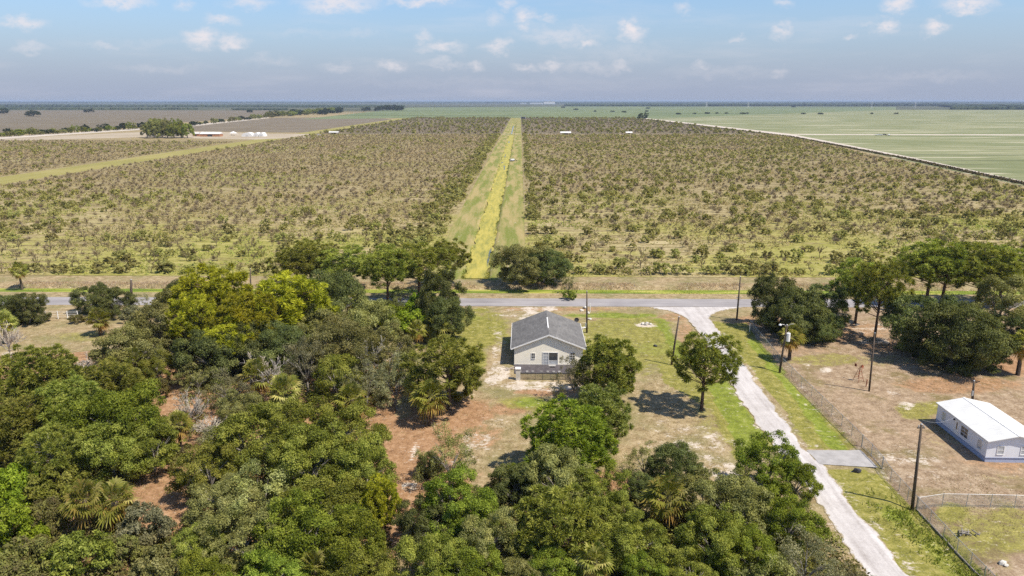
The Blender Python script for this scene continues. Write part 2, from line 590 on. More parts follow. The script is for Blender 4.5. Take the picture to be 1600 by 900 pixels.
grass = np.maximum(blob([(960, 535, 120, 60, .62), (745, 515, 60, 38, .75), (735, 560, 30, 30, .7), (820, 628, 50, 14, .6), (1130, 650, 60, 60, .5), (90, 510, 90, 16, .35), (130, 525, 60, 10, .5),
                         (1290, 562, 70, 12, .55), (1440, 640, 50, 18, .62), (1560, 830, 90, 55, .58), (1490, 800, 40, 20, .66), (1560, 745, 50, 10, .4), (1380, 562, 80, 12, .45), (1480, 690, 50, 14, .4), (1300, 600, 50, 12, .35), (850, 640, 80, 30, .3), (1000, 640, 60, 60, .3),
                         (1340, 640, 50, 40, .2), (1420, 590, 80, 30, .15)]),
                   polym([([(1095, 500), (1168, 505), (1220, 580), (1345, 700), (1262, 702), (1225, 640), (1130, 530)], .72),
                          ([(1278, 730), (1375, 735), (1430, 790), (1600, 940), (1400, 940)], .72),
                          ([(985, 495), (1035, 500), (1090, 590), (1140, 600), (1215, 700), (1150, 720), (1110, 640), (1040, 600)], .66)]))
grass = np.maximum(grass, band(466, 433.5, .86))
grass = np.maximum(grass, band(463, 452, .9))
lush = np.maximum(blob([(950, 493, 85, 4.5, .95), (830, 628, 32, 8, .9), (1020, 545, 50, 12, .55), (740, 497, 40, 6, .6), (735, 540, 40, 18, .4), (1400, 805, 30, 14, .85), (930, 530, 70, 20, .3), (820, 750, 20, 10, .2),
                        (770, 250, 8, 20, .2), (60, 600, 20, 8, .5)]),
                  polym([([(1100, 600), (1140, 592), (1205, 695), (1160, 706)], .85)]))
lush = np.maximum(lush, strip((1030, 500), (1070, 560), 1.6, .8))
lush = np.maximum(lush, strip((1176, 530), (1310, 696), 1.5, .9))
lush = np.maximum(lush, strip((1395, 800), (1540, 930), 2.2, .6))
lush = np.maximum(lush, band(455.5, 449.5, .9) * np.where(XF > 0, 1, .6))
lush = np.maximum(lush, band(463, 460, .5) * (XF < 10))
lush = np.maximum(lush, band(442.5, 435, .8))
lush = np.maximum(lush, band(465, 456, .6))

litter = np.maximum(blob([(665, 700, 55, 70, 1.0), (715, 645, 70, 26, .8), (690, 790, 70, 60, .8), (258, 610, 26, 40, .9), (250, 780, 70, 60, .9), (950, 765, 60, 30, .95), (330, 570, 60, 40, .8),
                          (1330, 520, 70, 20, .5), (1400, 540, 90, 14, .5), (1500, 600, 120, 20, .55), (1590, 570, 60, 20, .6), (1230, 545, 90, 16, .4), (850, 612, 60, 10, .6), (790, 640, 40, 14, .55), (740, 680, 60, 30, .5), (880, 483, 160, 4, .5), (1050, 495, 30, 8, .5), (1070, 520, 20, 25, .5),
                          (840, 800, 140, 70, .7), (1100, 850, 160, 60, .6), (1180, 500, 60, 12, .5), (1360, 640, 120, 70, .34), (1560, 700, 90, 60, .5), (1480, 660, 80, 60, .36), (150, 510, 140, 14, .25)]),
                    polym([([(-80, 560), (220, 545), (430, 520), (640, 560), (620, 640), (640, 760), (600, 960), (-80, 960)], .75)]))
litter = np.maximum(litter, band(485, 481.5, .55))
pasture = polym([([(1160, 500), (1230, 580), (1345, 700), (1380, 735), (1440, 800), (1560, 950), (2000, 950), (2000, 480), (1300, 480)], 1.0)])
for n_, a_ in (('sand', sand), ('grass', grass), ('lush', lush), ('litter', litter), ('pasture', pasture)):
    at_ = gme.attributes.new(n_, 'FLOAT', 'POINT')
    at_.data.foreach_set('value', (a_ * near).astype(np.float32))
# canal margins and the roadside verges beyond the near patch
mar = ((XF > CANX0 - 2) & (XF < CANX1 + 2) & (YF > ORCH_Y0 - 3) & (YF < 1900)).astype(np.float32)
at_ = gme.attributes.new('margin', 'FLOAT', 'POINT')
at_.data.foreach_set('value', mar)

t = NT('ground_cover')
p = t.pos()
nA = t.noise(p, 0.16, 5, 0.6)
nB = t.noise(p, 0.8, 6, 0.65)
nC = t.noise(p, 4.0, 5, 0.7)
nD = t.noise(p, 0.035, 3, 0.5)
mixn = t.math('ADD', t.math('MULTIPLY', nB, 0.55), t.math('MULTIPLY', nC, 0.45))


def weight(attr, lo=0.42, hi=0.62, k=0.9, base=None):
    n = mixn if base is None else base
    s = t.math('ADD', t.attr(attr), t.math('MULTIPLY', t.math('SUBTRACT', n, 0.5), k))
    return t.step(s, lo, hi)


dry = t.ramp(mixn, [(0.36, C(.150, .105, .055)), (0.49, C(.295, .222, .122)), (0.62, C(.45, .36, .23))])
dry = t.mix(t.step(nA, .4, .7), dry, t.ramp(mixn, [(0.3, C(.135, .125, .050)), (0.7, C(.285, .245, .115))]))
past = t.ramp(mixn, [(0.35, C(.150, .100, .062)), (0.49, C(.285, .205, .133)), (0.63, C(.44, .345, .245))])
past = t.mix(t.step(nA, .5, .66), past, t.ramp(mixn, [(0.3, C(.125, .095, .040)), (0.7, C(.275, .215, .110))]))
litc = t.ramp(mixn, [(0.35, C(.140, .076, .040)), (0.49, C(.295, .170, .090)), (0.63, C(.43, .275, .165))])
gr = t.ramp(mixn, [(0.36, C(.095, .100, .018)), (0.5, C(.205, .198, .040)), (0.63, C(.350, .305, .095))])
lu = t.ramp(mixn, [(0.37, C(.080, .110, .016)), (0.5, C(.160, .205, .024)), (0.63, C(.265, .295, .055))])
sa = t.ramp(mixn, [(0.3, C(.36, .30, .23)), (0.5, C(.52, .45, .375)), (0.7, C(.66, .60, .54))])
mgn0 = t.mix(t.step(t.noise(t.mapping(p, (1.0, 0.10, 1)), 0.25, 5, 0.65), .38, .62), C(.165, .185, .040), C(.33, .265, .115))
mgn = t.mix(t.step(t.noise(t.mapping(p, (1, .25, 1)), .35, 6, .75), .62, .70), mgn0, C(.50, .43, .33))
col = t.mix(weight('pasture', .45, .55, .3), dry, past)
col = t.mix(weight('litter', .35, .60, 1.1), col, litc)
col = t.mix(t.math('MULTIPLY', weight('grass', .36, .66, 1.15), 0.92), col, gr)
col = t.mix(t.math('MULTIPLY', weight('lush', .38, .92, 1.3), .85), col, lu)
col = t.mix(t.math('GREATER_THAN', t.attr('margin'), 0.5), col, mgn)
flk = t.step(t.noise(t.mapping(p, (1, 1.6, 1)), 1.15, 6, .72), .57, .66)
col = t.mix(t.math('MULTIPLY', flk, t.math('MULTIPLY_ADD', t.step(nA, .36, .62), .50, .22)), col, C(.56, .48, .39))
sandn = t.math('ADD', t.math('MULTIPLY', t.noise(p, .45, 4, .6), .5), t.math('MULTIPLY', t.noise(t.mapping(p, (1, 1.5, 1)), 1.7, 6, .75), .5))
col = t.mix(t.step(t.math('ADD', t.math('MULTIPLY', t.attr('sand'), .62), t.math('MULTIPLY', t.math('SUBTRACT', sandn, .5), 2.3)), .36, .58), col, sa)
sepg = t.n('ShaderNodeSeparateXYZ'); t.set(sepg.inputs[0], p)
farg = t.noise(t.mapping(p, (.0012, .0035, 1)), 1.0, 5, .6)
col = t.mix(t.step(sepg.outputs['Y'], 2200, 3400), col, t.ramp(farg, [(.36, C(.045, .055, .034)), (.52, C(.085, .092, .052)), (.60, C(.13, .125, .080)), (.68, C(.07, .085, .045))]))
# twigs, dung and stones: tiny dark specks
spk = t.step(t.noise(p, 2.3, 3, 0.75), .66, .74)
col = t.mix(t.math('MULTIPLY', spk, 0.45), col, C(.10, .075, .045))
spk2 = t.step(t.noise(t.mapping(p, (1, 1.8, 1), (0, 0, .4)), .95, 7, .78), .58, .68)
col = t.mix(t.math('MULTIPLY', spk2, 0.34), col, C(.13, .10, .055))
cd = t.math('LENGTH' if False else 'ADD', 0, 0)
ground = link('ground', gme, None)
gm = t.diffuse(col, normal=t.bump(mixn, 0.9, 0.16))
gme.materials.append(gm)
tag(ground, kind='structure')


# ---------------------------------------------------------------- flat sheets laid on the ground
def poly_sheet(name, pts, z, mat, kind='structure', jitter=0.0, step=0.8, label=None, seed=1, wig=0.0):
    r = random.Random(seed)
    P = []
    n = len(pts)
    for i in range(n):
        a, b = pts[i], pts[(i + 1) % n]
        L = math.hypot(b[0] - a[0], b[1] - a[1])
        k = max(1, int(L / step)) if jitter else 1
        for j in range(k):
            f = j / k
            jx, jy = (r.uniform(-jitter, jitter), r.uniform(-jitter, jitter)) if jitter else (0, 0)
            qx, qy = a[0] + (b[0] - a[0]) * f, a[1] + (b[1] - a[1]) * f
            if wig:
                qx += wig * (smooth_noise(np.array([qx]), np.array([qy]), 3.1, 71)[0] - .5) * 2 + wig * .5 * (smooth_noise(np.array([qx]), np.array([qy]), .9, 72)[0] - .5)
                qy += wig * (smooth_noise(np.array([qx]), np.array([qy]), 3.1, 73)[0] - .5) * 2
            P.append((qx + jx, qy + jy))
    bm = bmesh.new()
    vs = [bm.verts.new((x, y, z)) for x, y in P]
    f = bm.faces.new(vs)
    bm.normal_update()
    if f.normal.z < 0: f.normal_flip()
    bmesh.ops.triangulate(bm, faces=bm.faces[:], ngon_method='EAR_CLIP')
    me = bpy.data.meshes.new(name)
    bm.to_mesh(me); bm.free()
    o = link(name, me, mat)
    tag(o, kind=kind, label=label)
    return o


def rect_f(x0, x1, y0, y1): return [fw(x0, y0), fw(x1, y0), fw(x1, y1), fw(x0, y1)]


# asphalt road
t = NT('worn_asphalt')
p = t.pos()
n1 = t.noise(t.mapping(p, (0.05, 1.0, 1), (0, 0, -FA)), 1.2, 4, 0.6)
n2 = t.noise(p, 5, 5, 0.7)
n3 = t.noise(p, 0.12, 4, 0.6)
k = t.math('ADD', t.math('MULTIPLY', n1, .5), t.math('ADD', t.math('MULTIPLY', n2, .2), t.math('MULTIPLY', n3, .3)))
t.diffuse(t.ramp(k, [(.38, C(.215, .20, .207)), (.5, C(.29, .272, .276)), (.62, C(.365, .342, .342))]), normal=t.bump(n2, .3, .02), rough=.9)
poly_sheet('road', rect_f(-420, 420, ROAD_Y0, ROAD_Y1), 0.03, t.m, jitter=0.09, step=1.6)

# gravel drive: a strip between its two edges
GL = [(1016, 481.5), (1040, 485), (1055, 489), (1070, 497), (1082, 506), (1093, 522), (1105, 541), (1122, 566), (1145, 602), (1172, 645), (1200, 685), (1248, 738), (1280, 790), (1307, 835), (1340, 876), (1385, 935), (1440, 1010)]
GRR = [(1165, 480.4), (1145, 482.6), (1122, 487), (1109, 496), (1116, 508), (1134, 534), (1160, 566), (1180, 596), (1200, 622), (1228, 664), (1257, 700), (1288, 732), (1322, 775), (1366, 832), (1420, 897), (1478, 950), (1540, 1010)]
LA = np.array([at(*q) for q in GL]); RA = np.array([at(*q) for q in GRR])
oL = np.argsort(LA[:, 1]); oR = np.argsort(RA[:, 1])
yv = np.arange(max(LA[:, 1].min(), RA[:, 1].min()), ROAD_Y0 - .62, .3)
xl = np.interp(yv, LA[oL, 1], LA[oL, 0]); xr = np.interp(yv, RA[oR, 1], RA[oR, 0])
xl = xl + (smooth_noise(xl, yv, 3.0, 71) - .5) * .8 + (smooth_noise(xl, yv, .8, 72) - .5) * .5
xr = xr + (smooth_noise(xr, yv, 3.0, 73) - .5) * .8 + (smooth_noise(xr, yv, .8, 74) - .5) * .5
nc = 15
uu = np.linspace(-1, 1, nc)
GXx = xl[:, None] + (xr - xl)[:, None] * (uu[None] + 1) / 2
GYy = np.repeat(yv[:, None], nc, 1)
crown_ = .03 + .05 * (1 - np.abs(uu)) ** .5
V = np.stack([GXx, GYy, np.repeat(crown_[None], len(yv), 0)], 2).reshape(-1, 3)
idx = np.arange(len(yv) * nc).reshape(-1, nc)
F = np.stack([idx[:-1, :-1].ravel(), idx[:-1, 1:].ravel(), idx[1:, 1:].ravel(), idx[1:, :-1].ravel()], 1)
dme = np_mesh('gravel_driveway', V, F, smooth=True)
aa = dme.attributes.new('across', 'FLOAT', 'POINT'); aa.data.foreach_set('value', np.tile(uu, len(yv)).astype(np.float32))
t = NT('pale_shell_gravel')
p = t.pos()
n1 = t.noise(t.mapping(p, (1.0, 0.05, 1), (0, 0, R(-1))), 1.1, 5, 0.65)
n2 = t.noise(p, 4.0, 6, 0.75)
n3 = t.noise(p, 0.35, 4, 0.6)
k = t.math('ADD', t.math('MULTIPLY', n1, .40), t.math('ADD', t.math('MULTIPLY', n2, .32), t.math('MULTIPLY', n3, .28)))
ab = t.math('ABSOLUTE', t.attr('across'))
lane_ = t.step(t.math('ABSOLUTE', t.math('SUBTRACT', ab, t.math('MULTIPLY_ADD', n3, .2, .36))), .22, .04)
k2 = t.math('SUBTRACT', k, t.math('MULTIPLY', lane_, .035))
gc = t.ramp(k2, [(.33, C(.30, .27, .255)), (.45, C(.43, .40, .39)), (.60, C(.57, .54, .53))])
edge = t.step(t.math('ADD', ab, t.math('MULTIPLY', t.math('SUBTRACT', t.noise(p, 1.3, 6, .72), .5), .62)), .87, 1.0)
gc = t.mix(edge, gc, t.ramp(n2, [(.3, C(.20, .16, .085)), (.7, C(.40, .33, .21))]))
gm_ = t.diffuse(gc, normal=t.bump(n2, .6, .05))
tag(link('gravel_driveway', dme, gm_), kind='structure')

# concrete apron to the gate
poly_sheet('concrete_apron', [at(*q) for q in [(1260, 704), (1345, 704), (1372, 731), (1281, 726)]], 0.062, M['concrete'], jitter=0.05, step=.8)

# canal and ditch water
t = NT('duckweed_water')
p = t.pos()
n1 = t.noise(t.mapping(p, (1, .12, 1)), 0.7, 5, 0.6)
n2 = t.noise(p, 2.5, 5, 0.7)
n4 = t.noise(t.mapping(p, (1.2, .22, 1)), 0.9, 6, 0.75)
weed = t.ramp(t.math('ADD', t.math('MULTIPLY', n1, .5), t.math('MULTIPLY', n4, .5)), [(.33, C(.150, .160, .032)), (.44, C(.265, .245, .045)), (.55, C(.385, .325, .058)), (.68, C(.46, .39, .11))])
clear = t.step(t.noise(t.mapping(p, (.6, .035, 1)), 0.5, 4, .5), .62, .68)
pb = t.n('ShaderNodeBsdfPrincipled'); t.set(pb.inputs['Base Color'], t.mix(clear, weed, C(.05, .06, .06)))
t.set(pb.inputs['Roughness'], t.math('MULTIPLY_ADD', clear, -.75, .85))
t.t.links.new(pb.outputs[0], t.out.inputs['Surface'])
M['weedwater'] = t.m
ymid = ff(800, 240)[1]
cme = MB()
r_ = random.Random(5)
rows = []
for i in range(90):
    yf = CAN_Y0 + (MID_Y - 10 - CAN_Y0) * (i / 89) ** 1.6
    rows.append((yf, CANW0 - .1 + r_.uniform(-.7, .5), CANW1 + .1 + r_.uniform(-.9, .8)))
vs, fs = [], []
for yf, a, b in rows:
    vs += [(*fw(a - .55, yf), -.33), (*fw(b + .75, yf), -.33)]
for i in range(len(rows) - 1): fs.append((2 * i, 2 * i + 1, 2 * i + 3, 2 * i + 2))
cme.add(vs, fs)
tag(cme.build('canal_water', M['weedwater']), kind='structure')
poly_sheet('open_canal_water', rect_f(CANW0 + 1, CANW1 - 2, MID_Y + 14, CAN_Y1 - 250), -.42, glass_mat('open_water', C(.16, .19, .21)))
# dirt crossing where the farm track passes over the canal
t = NT('track_dirt')
p = t.pos()
n1 = t.noise(p, .25, 5, .6)
t.diffuse(t.ramp(n1, [(.3, C(.33, .27, .185)), (.7, C(.52, .45, .35))]))
M['track'] = t.m
t = NT('ditch_duckweed')
p = t.pos()
n1 = t.noise(t.mapping(p, (.15, 1, 1)), 0.5, 5, 0.6)
t.diffuse(t.ramp(n1, [(.38, C(.12, .17, .025)), (.52, C(.21, .25, .035)), (.66, C(.40, .37, .10))]), rough=.7)
poly_sheet('ditch_water', rect_f(-160, 160, DITCH_Y0 + .4, DITCH_Y1 - .4), -.55, t.m)


# ---------------------------------------------------------------- far fields
def field_mat(name, stops, row=(0.05, 0.5), s1=.06, streak=None, fine=.9, dark=None):
    t = NT(name)
    p = t.pos()
    a = t.noise(t.mapping(p, (row[0], row[1], 1), (0, 0, FA)), 1.0, 4, .6)
    b = t.noise(p, s1 * .25, 5, .6)
    c = t.noise(p, fine, 4, .7)
    k = t.math('ADD', t.math('MULTIPLY', a, .4), t.math('ADD', t.math('MULTIPLY', b, .4), t.math('MULTIPLY', c, .2)))
    col = t.ramp(k, stops)
    if streak:
        s = t.step(t.noise(t.mapping(p, (streak[0], streak[1], 1), (0, 0, R(streak[2]))), 1.0, 3, .6), streak[3], streak[3] + .05)
        col = t.mix(s, col, streak[4])
    if dark:
        s = t.step(t.noise(t.mapping(p, (dark[0], dark[1], 1), (0, 0, R(dark[2])), (31, 7, 0)), 1.0, 3, .6), dark[3], dark[3] + .03)
        col = t.mix(t.math('MULTIPLY', s, .75), col, dark[4])
    t.diffuse(col)
    return t.m


# orchard floor: dry bahia grass with greener rows, browner with distance from the road
t = NT('orchard_floor')
p = t.pos()
a = t.noise(t.mapping(p, (.05, .36, 1), (0, 0, FA)), 1.0, 5, .65)
b = t.noise(p, .018, 4, .55)
c = t.noise(p, .7, 5, .7)
k = t.math('ADD', t.math('MULTIPLY', a, .55), t.math('MULTIPLY', c, .45))
dryc = t.ramp(k, [(.37, C(.145, .110, .048)), (.48, C(.275, .222, .105)), (.60, C(.45, .375, .22))])
grc = t.ramp(k, [(.34, C(.125, .135, .024)), (.48, C(.245, .24, .05)), (.64, C(.39, .34, .13))])
sepn = t.n('ShaderNodeSeparateXYZ'); t.set(sepn.inputs[0], p)
fary = t.step(sepn.outputs['Y'], 190, 430)
kk = t.math('SUBTRACT', t.math('ADD', t.math('MULTIPLY', b, .7), t.math('MULTIPLY', a, .45)), t.math('MULTIPLY', fary, .16))
col = t.mix(t.math('MULTIPLY', t.step(kk, .52, .61), .85), dryc, grc)
col = t.mix(t.math('MULTIPLY', fary, .8), col, t.ramp(k, [(.36, C(.125, .098, .048)), (.48, C(.212, .168, .084)), (.60, C(.33, .27, .155))]))
sandp = t.step(t.noise(t.mapping(p, (.12, .5, 1), (0, 0, FA)), 1.0, 5, .7), .70, .76)
col = t.mix(sandp, col, C(.48, .40, .31))
t.diffuse(col, normal=t.bump(c, .8, .3))
M['orchard'] = t.m

RB0, RB1, RB2 = at(1005, 186), at(1230, 212.5), at(1640, 301)       # the dark ditch that ends the orchard
poly_sheet('orchard_field', rect_f(LANE_R, CANX0, ORCH_Y0, MID_Y - 5), .05, M['orchard'])
poly_sheet('orchard_field', [fw(CANX1, ORCH_Y0), fw(RB2[0] + 60, ORCH_Y0), RB2, at(1225, 212.5), fw(CANX1, MID_Y - 5)], .05, M['orchard'])
back = field_mat('back_grove_floor', [(.3, C(.10, .085, .052)), (.5, C(.155, .125, .078)), (.7, C(.22, .18, .115))], fine=.4)
poly_sheet('back_field', rect_f(LANE_R, CANX0, MID_Y + 5, BACK_Y), .05, back)
poly_sheet('back_field', [fw(CANX1, MID_Y + 5), at(1215, 210.5), at(1010, 186.5), fw(CANX1, BACK_Y)], .05, back)
poly_sheet('side_field', [fw(-900, ff(0, 300)[1]), fw(LANE_L, ff(0, 300)[1]), fw(LANE_L, ff(330, 216)[1]), at(-300, 222)], .05, M['orchard'])
lane = field_mat('grass_lane', [(.3, C(.18, .17, .05)), (.5, C(.27, .24, .08)), (.7, C(.37, .31, .14))], row=(.3, .02))
poly_sheet('grass_lane', rect_f(LANE_L, LANE_R, 180, BACK_Y), .055, lane)
poly_sheet('farm_track', rect_f(LANE_R, ff(1240, 212)[0], MID_Y - 5, MID_Y + 4), .09, M['track'], jitter=1.2, step=18)
# beyond the lane
brown = field_mat('brown_marsh_field', [(.3, C(.105, .088, .060)), (.5, C(.160, .132, .092)), (.7, C(.215, .180, .125))])
poly_sheet('brown_field', [at(-300, 212), at(0, 211), at(420, 182), at(420, 172.5), at(-300, 172.5)], .05, brown)
poly_sheet('grey_field', [at(430, 207), at(520, 207), at(612, 186), at(560, 183), at(430, 184), at(300, 197), at(300, 205)], .05, field_mat('grey_grove', [(.3, C(.115, .095, .068)), (.5, C(.17, .14, .10)), (.7, C(.235, .195, .14))], fine=.4))
sandr = field_mat('pale_dirt', [(.3, C(.36, .31, .25)), (.6, C(.55, .49, .42))])
poly_sheet('dirt_road', [at(-300, 250), at(0, 217.5), at(220, 203), at(300, 197.5), at(420, 184.5), at(420, 183.3), at(300, 195), at(220, 200.6), at(0, 214), at(-300, 243)], .08, sandr)
poly_sheet('farm_yard', [at(-100, 223), at(100, 212), at(230, 206), at(310, 205), at(420, 209), at(560, 209.5), at(560, 211.5), at(400, 218), at(330, 217), at(220, 214.5)], .07, field_mat('yard_dirt', [(.3, C(.26, .215, .15)), (.5, C(.36, .30, .22)), (.7, C(.50, .44, .36))]))
green = field_mat('green_crop', [(.3, C(.105, .135, .062)), (.5, C(.150, .180, .088)), (.7, C(.205, .225, .118))], row=(.02, .004), s1=.012, fine=.05,
                  streak=(.0006, .010, .6, .60, C(.07, .09, .045)))
poly_sheet('green_field', [at(470, 186.5), at(610, 184.8), fw(-60, BACK_Y + 2), at(1004, 185.5), at(1400, 176), at(1400, 167), at(900, 166.3), at(640, 168)], .06, green)
pale = field_mat('pale_sod', [(.36, C(.135, .155, .070)), (.5, C(.200, .212, .108)), (.62, C(.290, .282, .170))], row=(.012, .05), s1=.03, fine=.10,
                 streak=(.0045, .06, .8, .575, C(.40, .375, .265)), dark=(.003, .045, -1.2, .615, C(.09, .10, .05)))
poly_sheet('sod_field', [at(1010, 185.5), at(1235, 212.2), at(1642, 300), at(2300, 420), at(2300, 171), at(1400, 171.5)], .075, pale)
poly_sheet('sod_track', [at(1150, 210.8), at(2300, 213), at(2300, 211.2), at(1150, 209.6)], .12, sandr)
ditch_edge = NT('sand_bank'); ditch_edge = ditch_edge.diffuse(C(.50, .44, .38))
poly_sheet('sand_bank', [at(1008, 184.4), at(1235, 209.4), at(1420, 245), at(1645, 293), at(2300, 430), at(2300, 441), at(1645, 297.5), at(1420, 248), at(1235, 212.4), at(1007, 185.6)], .13, ditch_edge)
# ---------------------------------------------------------------- foliage generators (numpy)
def unit(v): return v / (np.linalg.norm(v, axis=-1, keepdims=True) + 1e-9)


def leaf_quads(P, N, l, w_, rng):
    """diamond leaf sprays at points P facing roughly N; returns V, F"""
    n = len(P)
    rnd = unit(rng.normal(size=(n, 3)))
    T = unit(np.cross(N, rnd))
    B = np.cross(N, T)
    L = (np.asarray(l) * rng.uniform(.65, 1.35, n))[:, None]
    Wd = (np.asarray(w_) * rng.uniform(.65, 1.35, n))[:, None]
    bend = N * L * rng.uniform(-.35, .1, n)[:, None]
    V = np.stack([P - T * L + bend, P - B * Wd, P + T * L + bend, P + B * Wd], 1).reshape(-1, 3)
    F = np.arange(4 * n).reshape(-1, 4)
    return V, F


def lobes_for(rng, n, R_, rz, zc, spread=.70, lo=-.45, lr=(.28, .44), lump=.18):
    out = []
    for i in range(n):
        u = 1 - (i + .5) / n * (1 - lo)
        ph = i * 2.39996 + rng.uniform(-.5, .5)
        s = math.sqrt(max(0, 1 - u * u))
        d = np.array([s * math.cos(ph), s * math.sin(ph), u])
        k = spread * (1 + rng.uniform(-lump, lump))
        out.append((np.array([d[0] * R_ * k, d[1] * R_ * k, zc + d[2] * rz * k]), R_ * rng.uniform(*lr), d))
    return out


def crown_mesh(name, seed, R_=4.0, H=7.0, zc=.52, rz=.47, n_lobe=17, sub=9, per=62, leaf=(.20, .115), flat=.72, gaps=.0, lo=-.72, lump=.26, lr=(.26, .48), tone_v=.30):
    """boughs on an uneven crown, each bough a bunch of leaf clumps, each clump a shell of leaf sprays"""
    rng = np.random.default_rng(seed)
    Ps, Ns, Q = [], [], []
    for c, r, d in lobes_for(rng, n_lobe, R_, rz * H, zc * H, spread=.72, lo=lo, lump=lump, lr=lr):
        tb = rng.uniform(-.10, .10)
        for j in range(sub):
            if rng.random() < gaps * .5: continue
            e = unit(rng.normal(size=3) + d * 1.0 + np.array([0, 0, .25]))
            sc = c + e * r * rng.uniform(.55, 1.15) * np.array([1, 1, flat])
            sr = r * rng.uniform(.22, .50)
            m = int(per * (sr / (.15 * R_)) ** 2 * rng.uniform(.7, 1.2) * (1 - gaps * rng.random() * .6))
            m = min(max(m, 8), per * 3)
            dd = unit(rng.normal(size=(m, 3)) + e * .5 + np.array([0, 0, .15]))
            rad = sr * (1.25 - .85 * rng.random(m) ** 1.3)
            Ps.append(sc + dd * rad[:, None] * np.array([1, 1, flat]))
            Ns.append(unit(dd * .95 + rng.normal(size=(m, 3)) * .6 + np.array([0, 0, .32])))
            Q.append(np.clip(rng.beta(2.0, 2.0, m) * .8 + .1 + tb + rng.uniform(-tone_v, tone_v), 0, 1))
    P = np.concatenate(Ps); N = np.concatenate(Ns); q = np.concatenate(Q)
    V, F = leaf_quads(P, N, leaf[0], leaf[1], rng)
    V[:, 2] = np.maximum(V[:, 2], .12)
    return np_mesh(name, V, F, {'rnd': q})


def trunk_mesh(name, seed, H=7.0, R_=4.0, r0=.28, fork=.22, n=7, lean=.06, top=.62):
    rng = random.Random(seed)
    mb = MB()
    z0 = H * fork
    lx, ly = rng.uniform(-lean, lean) * H, rng.uniform(-lean, lean) * H
    mb.tube([(0, 0, -.3), (0, 0, .15), (lx * .4, ly * .4, z0 * .6), (lx, ly, z0)], [r0 * 1.35, r0 * 1.1, r0 * .9, r0 * .8], 7)
    for i in range(n):
        ph = i * 2.4 + rng.uniform(-.4, .4)
        e = rng.uniform(.45, .8) * R_
        zt = H * rng.uniform(top - .14, top + .16)
        m1 = (lx + math.cos(ph) * e * .4, ly + math.sin(ph) * e * .4, z0 + (zt - z0) * .55)
        en = (lx + math.cos(ph) * e, ly + math.sin(ph) * e, zt)
        mb.tube([(lx, ly, z0 - .15), m1, en], [r0 * .55, r0 * .33, r0 * .1], 5, cap=False)
        for s in (-1, 1):
            a = ph + s * rng.uniform(.4, .9)
            mb.tube([m1, (m1[0] + math.cos(a) * e * .5, m1[1] + math.sin(a) * e * .5, zt - rng.uniform(0, .12) * H)], [r0 * .24, r0 * .06], 4, cap=False)
    return mb.mesh(name, True)


def pine_meshes(seed, R_=3.6, H=11.0, zc=.66, rz=.33, tufts=130, per=46, nl=.62, nw=.085, holes=.0, lo=-.62):
    """crown of needle tufts carried on limbs, plus the trunk with those limbs"""
    rng = np.random.default_rng(seed)
    mb = MB()
    ctr = np.array([rng.uniform(-.3, .3), rng.uniform(-.3, .3), zc * H])
    topz = zc * H + rz * H * .8
    mb.tube([(0, 0, -.3), (0, 0, .4), (ctr[0] * .5, ctr[1] * .5, zc * H * .6), (ctr[0], ctr[1], zc * H), (ctr[0] * .8, ctr[1] * .8, topz)], [.24, .19, .155, .11, .03], 7)
    Vs, Q = [], []
    base_i = 0
    for i in range(tufts):
        u = 1 - (i + .5) / tufts * (1 - lo)
        ph = i * 2.39996 + rng.uniform(-.35, .35)
        s = math.sqrt(max(0, 1 - u * u))
        k = rng.uniform(.72, 1.05) if rng.random() > .28 else rng.uniform(.35, .7)
        lumpy = 1 + .16 * math.sin(3 * ph + seed) * math.cos(4 * u + seed * 1.7)
        c = ctr + np.array([s * math.cos(ph) * R_, s * math.sin(ph) * R_, u * rz * H]) * k * lumpy
        if rng.random() < holes: continue
        d = unit(c - ctr + np.array([0, 0, .6]))
        r = nl * rng.uniform(.75, 1.25)
        m = int(per * rng.uniform(.7, 1.25))
        dd = unit(rng.normal(size=(m, 3)) + d * .95)
        side = unit(np.cross(dd, rng.normal(size=(m, 3))))
        b = c + dd * r * .12
        tip = c + dd * (r * rng.uniform(.75, 1.2, m))[:, None]
        mid = c + dd * r * .6
        wq = (nw * rng.uniform(.7, 1.3, m))[:, None]
        Vs.append(np.stack([b, mid - side * wq, tip, mid + side * wq], 1).reshape(-1, 3))
        tone = rng.uniform(-.30, .30) + .14 * u
        Q.append(np.clip(rng.beta(2.2, 2.2, m) + tone, 0, 1))
        if i % 4 == 0 and u < .85:
            zb = max(H * .30, c[2] - s * R_ * .55)
            f = min(1, zb / (zc * H))
            mb.tube([(ctr[0] * f, ctr[1] * f, zb), tuple((np.array([ctr[0] * f, ctr[1] * f, zb]) * .45 + c * .55) + np.array([0, 0, -.15])), tuple(c)], [.065, .045, .015], 4, cap=False)
    V = np.concatenate(Vs)
    F = np.arange(len(V)).reshape(-1, 4)
    return np_mesh('pine_crown', V, F, {'rnd': np.concatenate(Q)}), mb.mesh('pine_trunk', True)


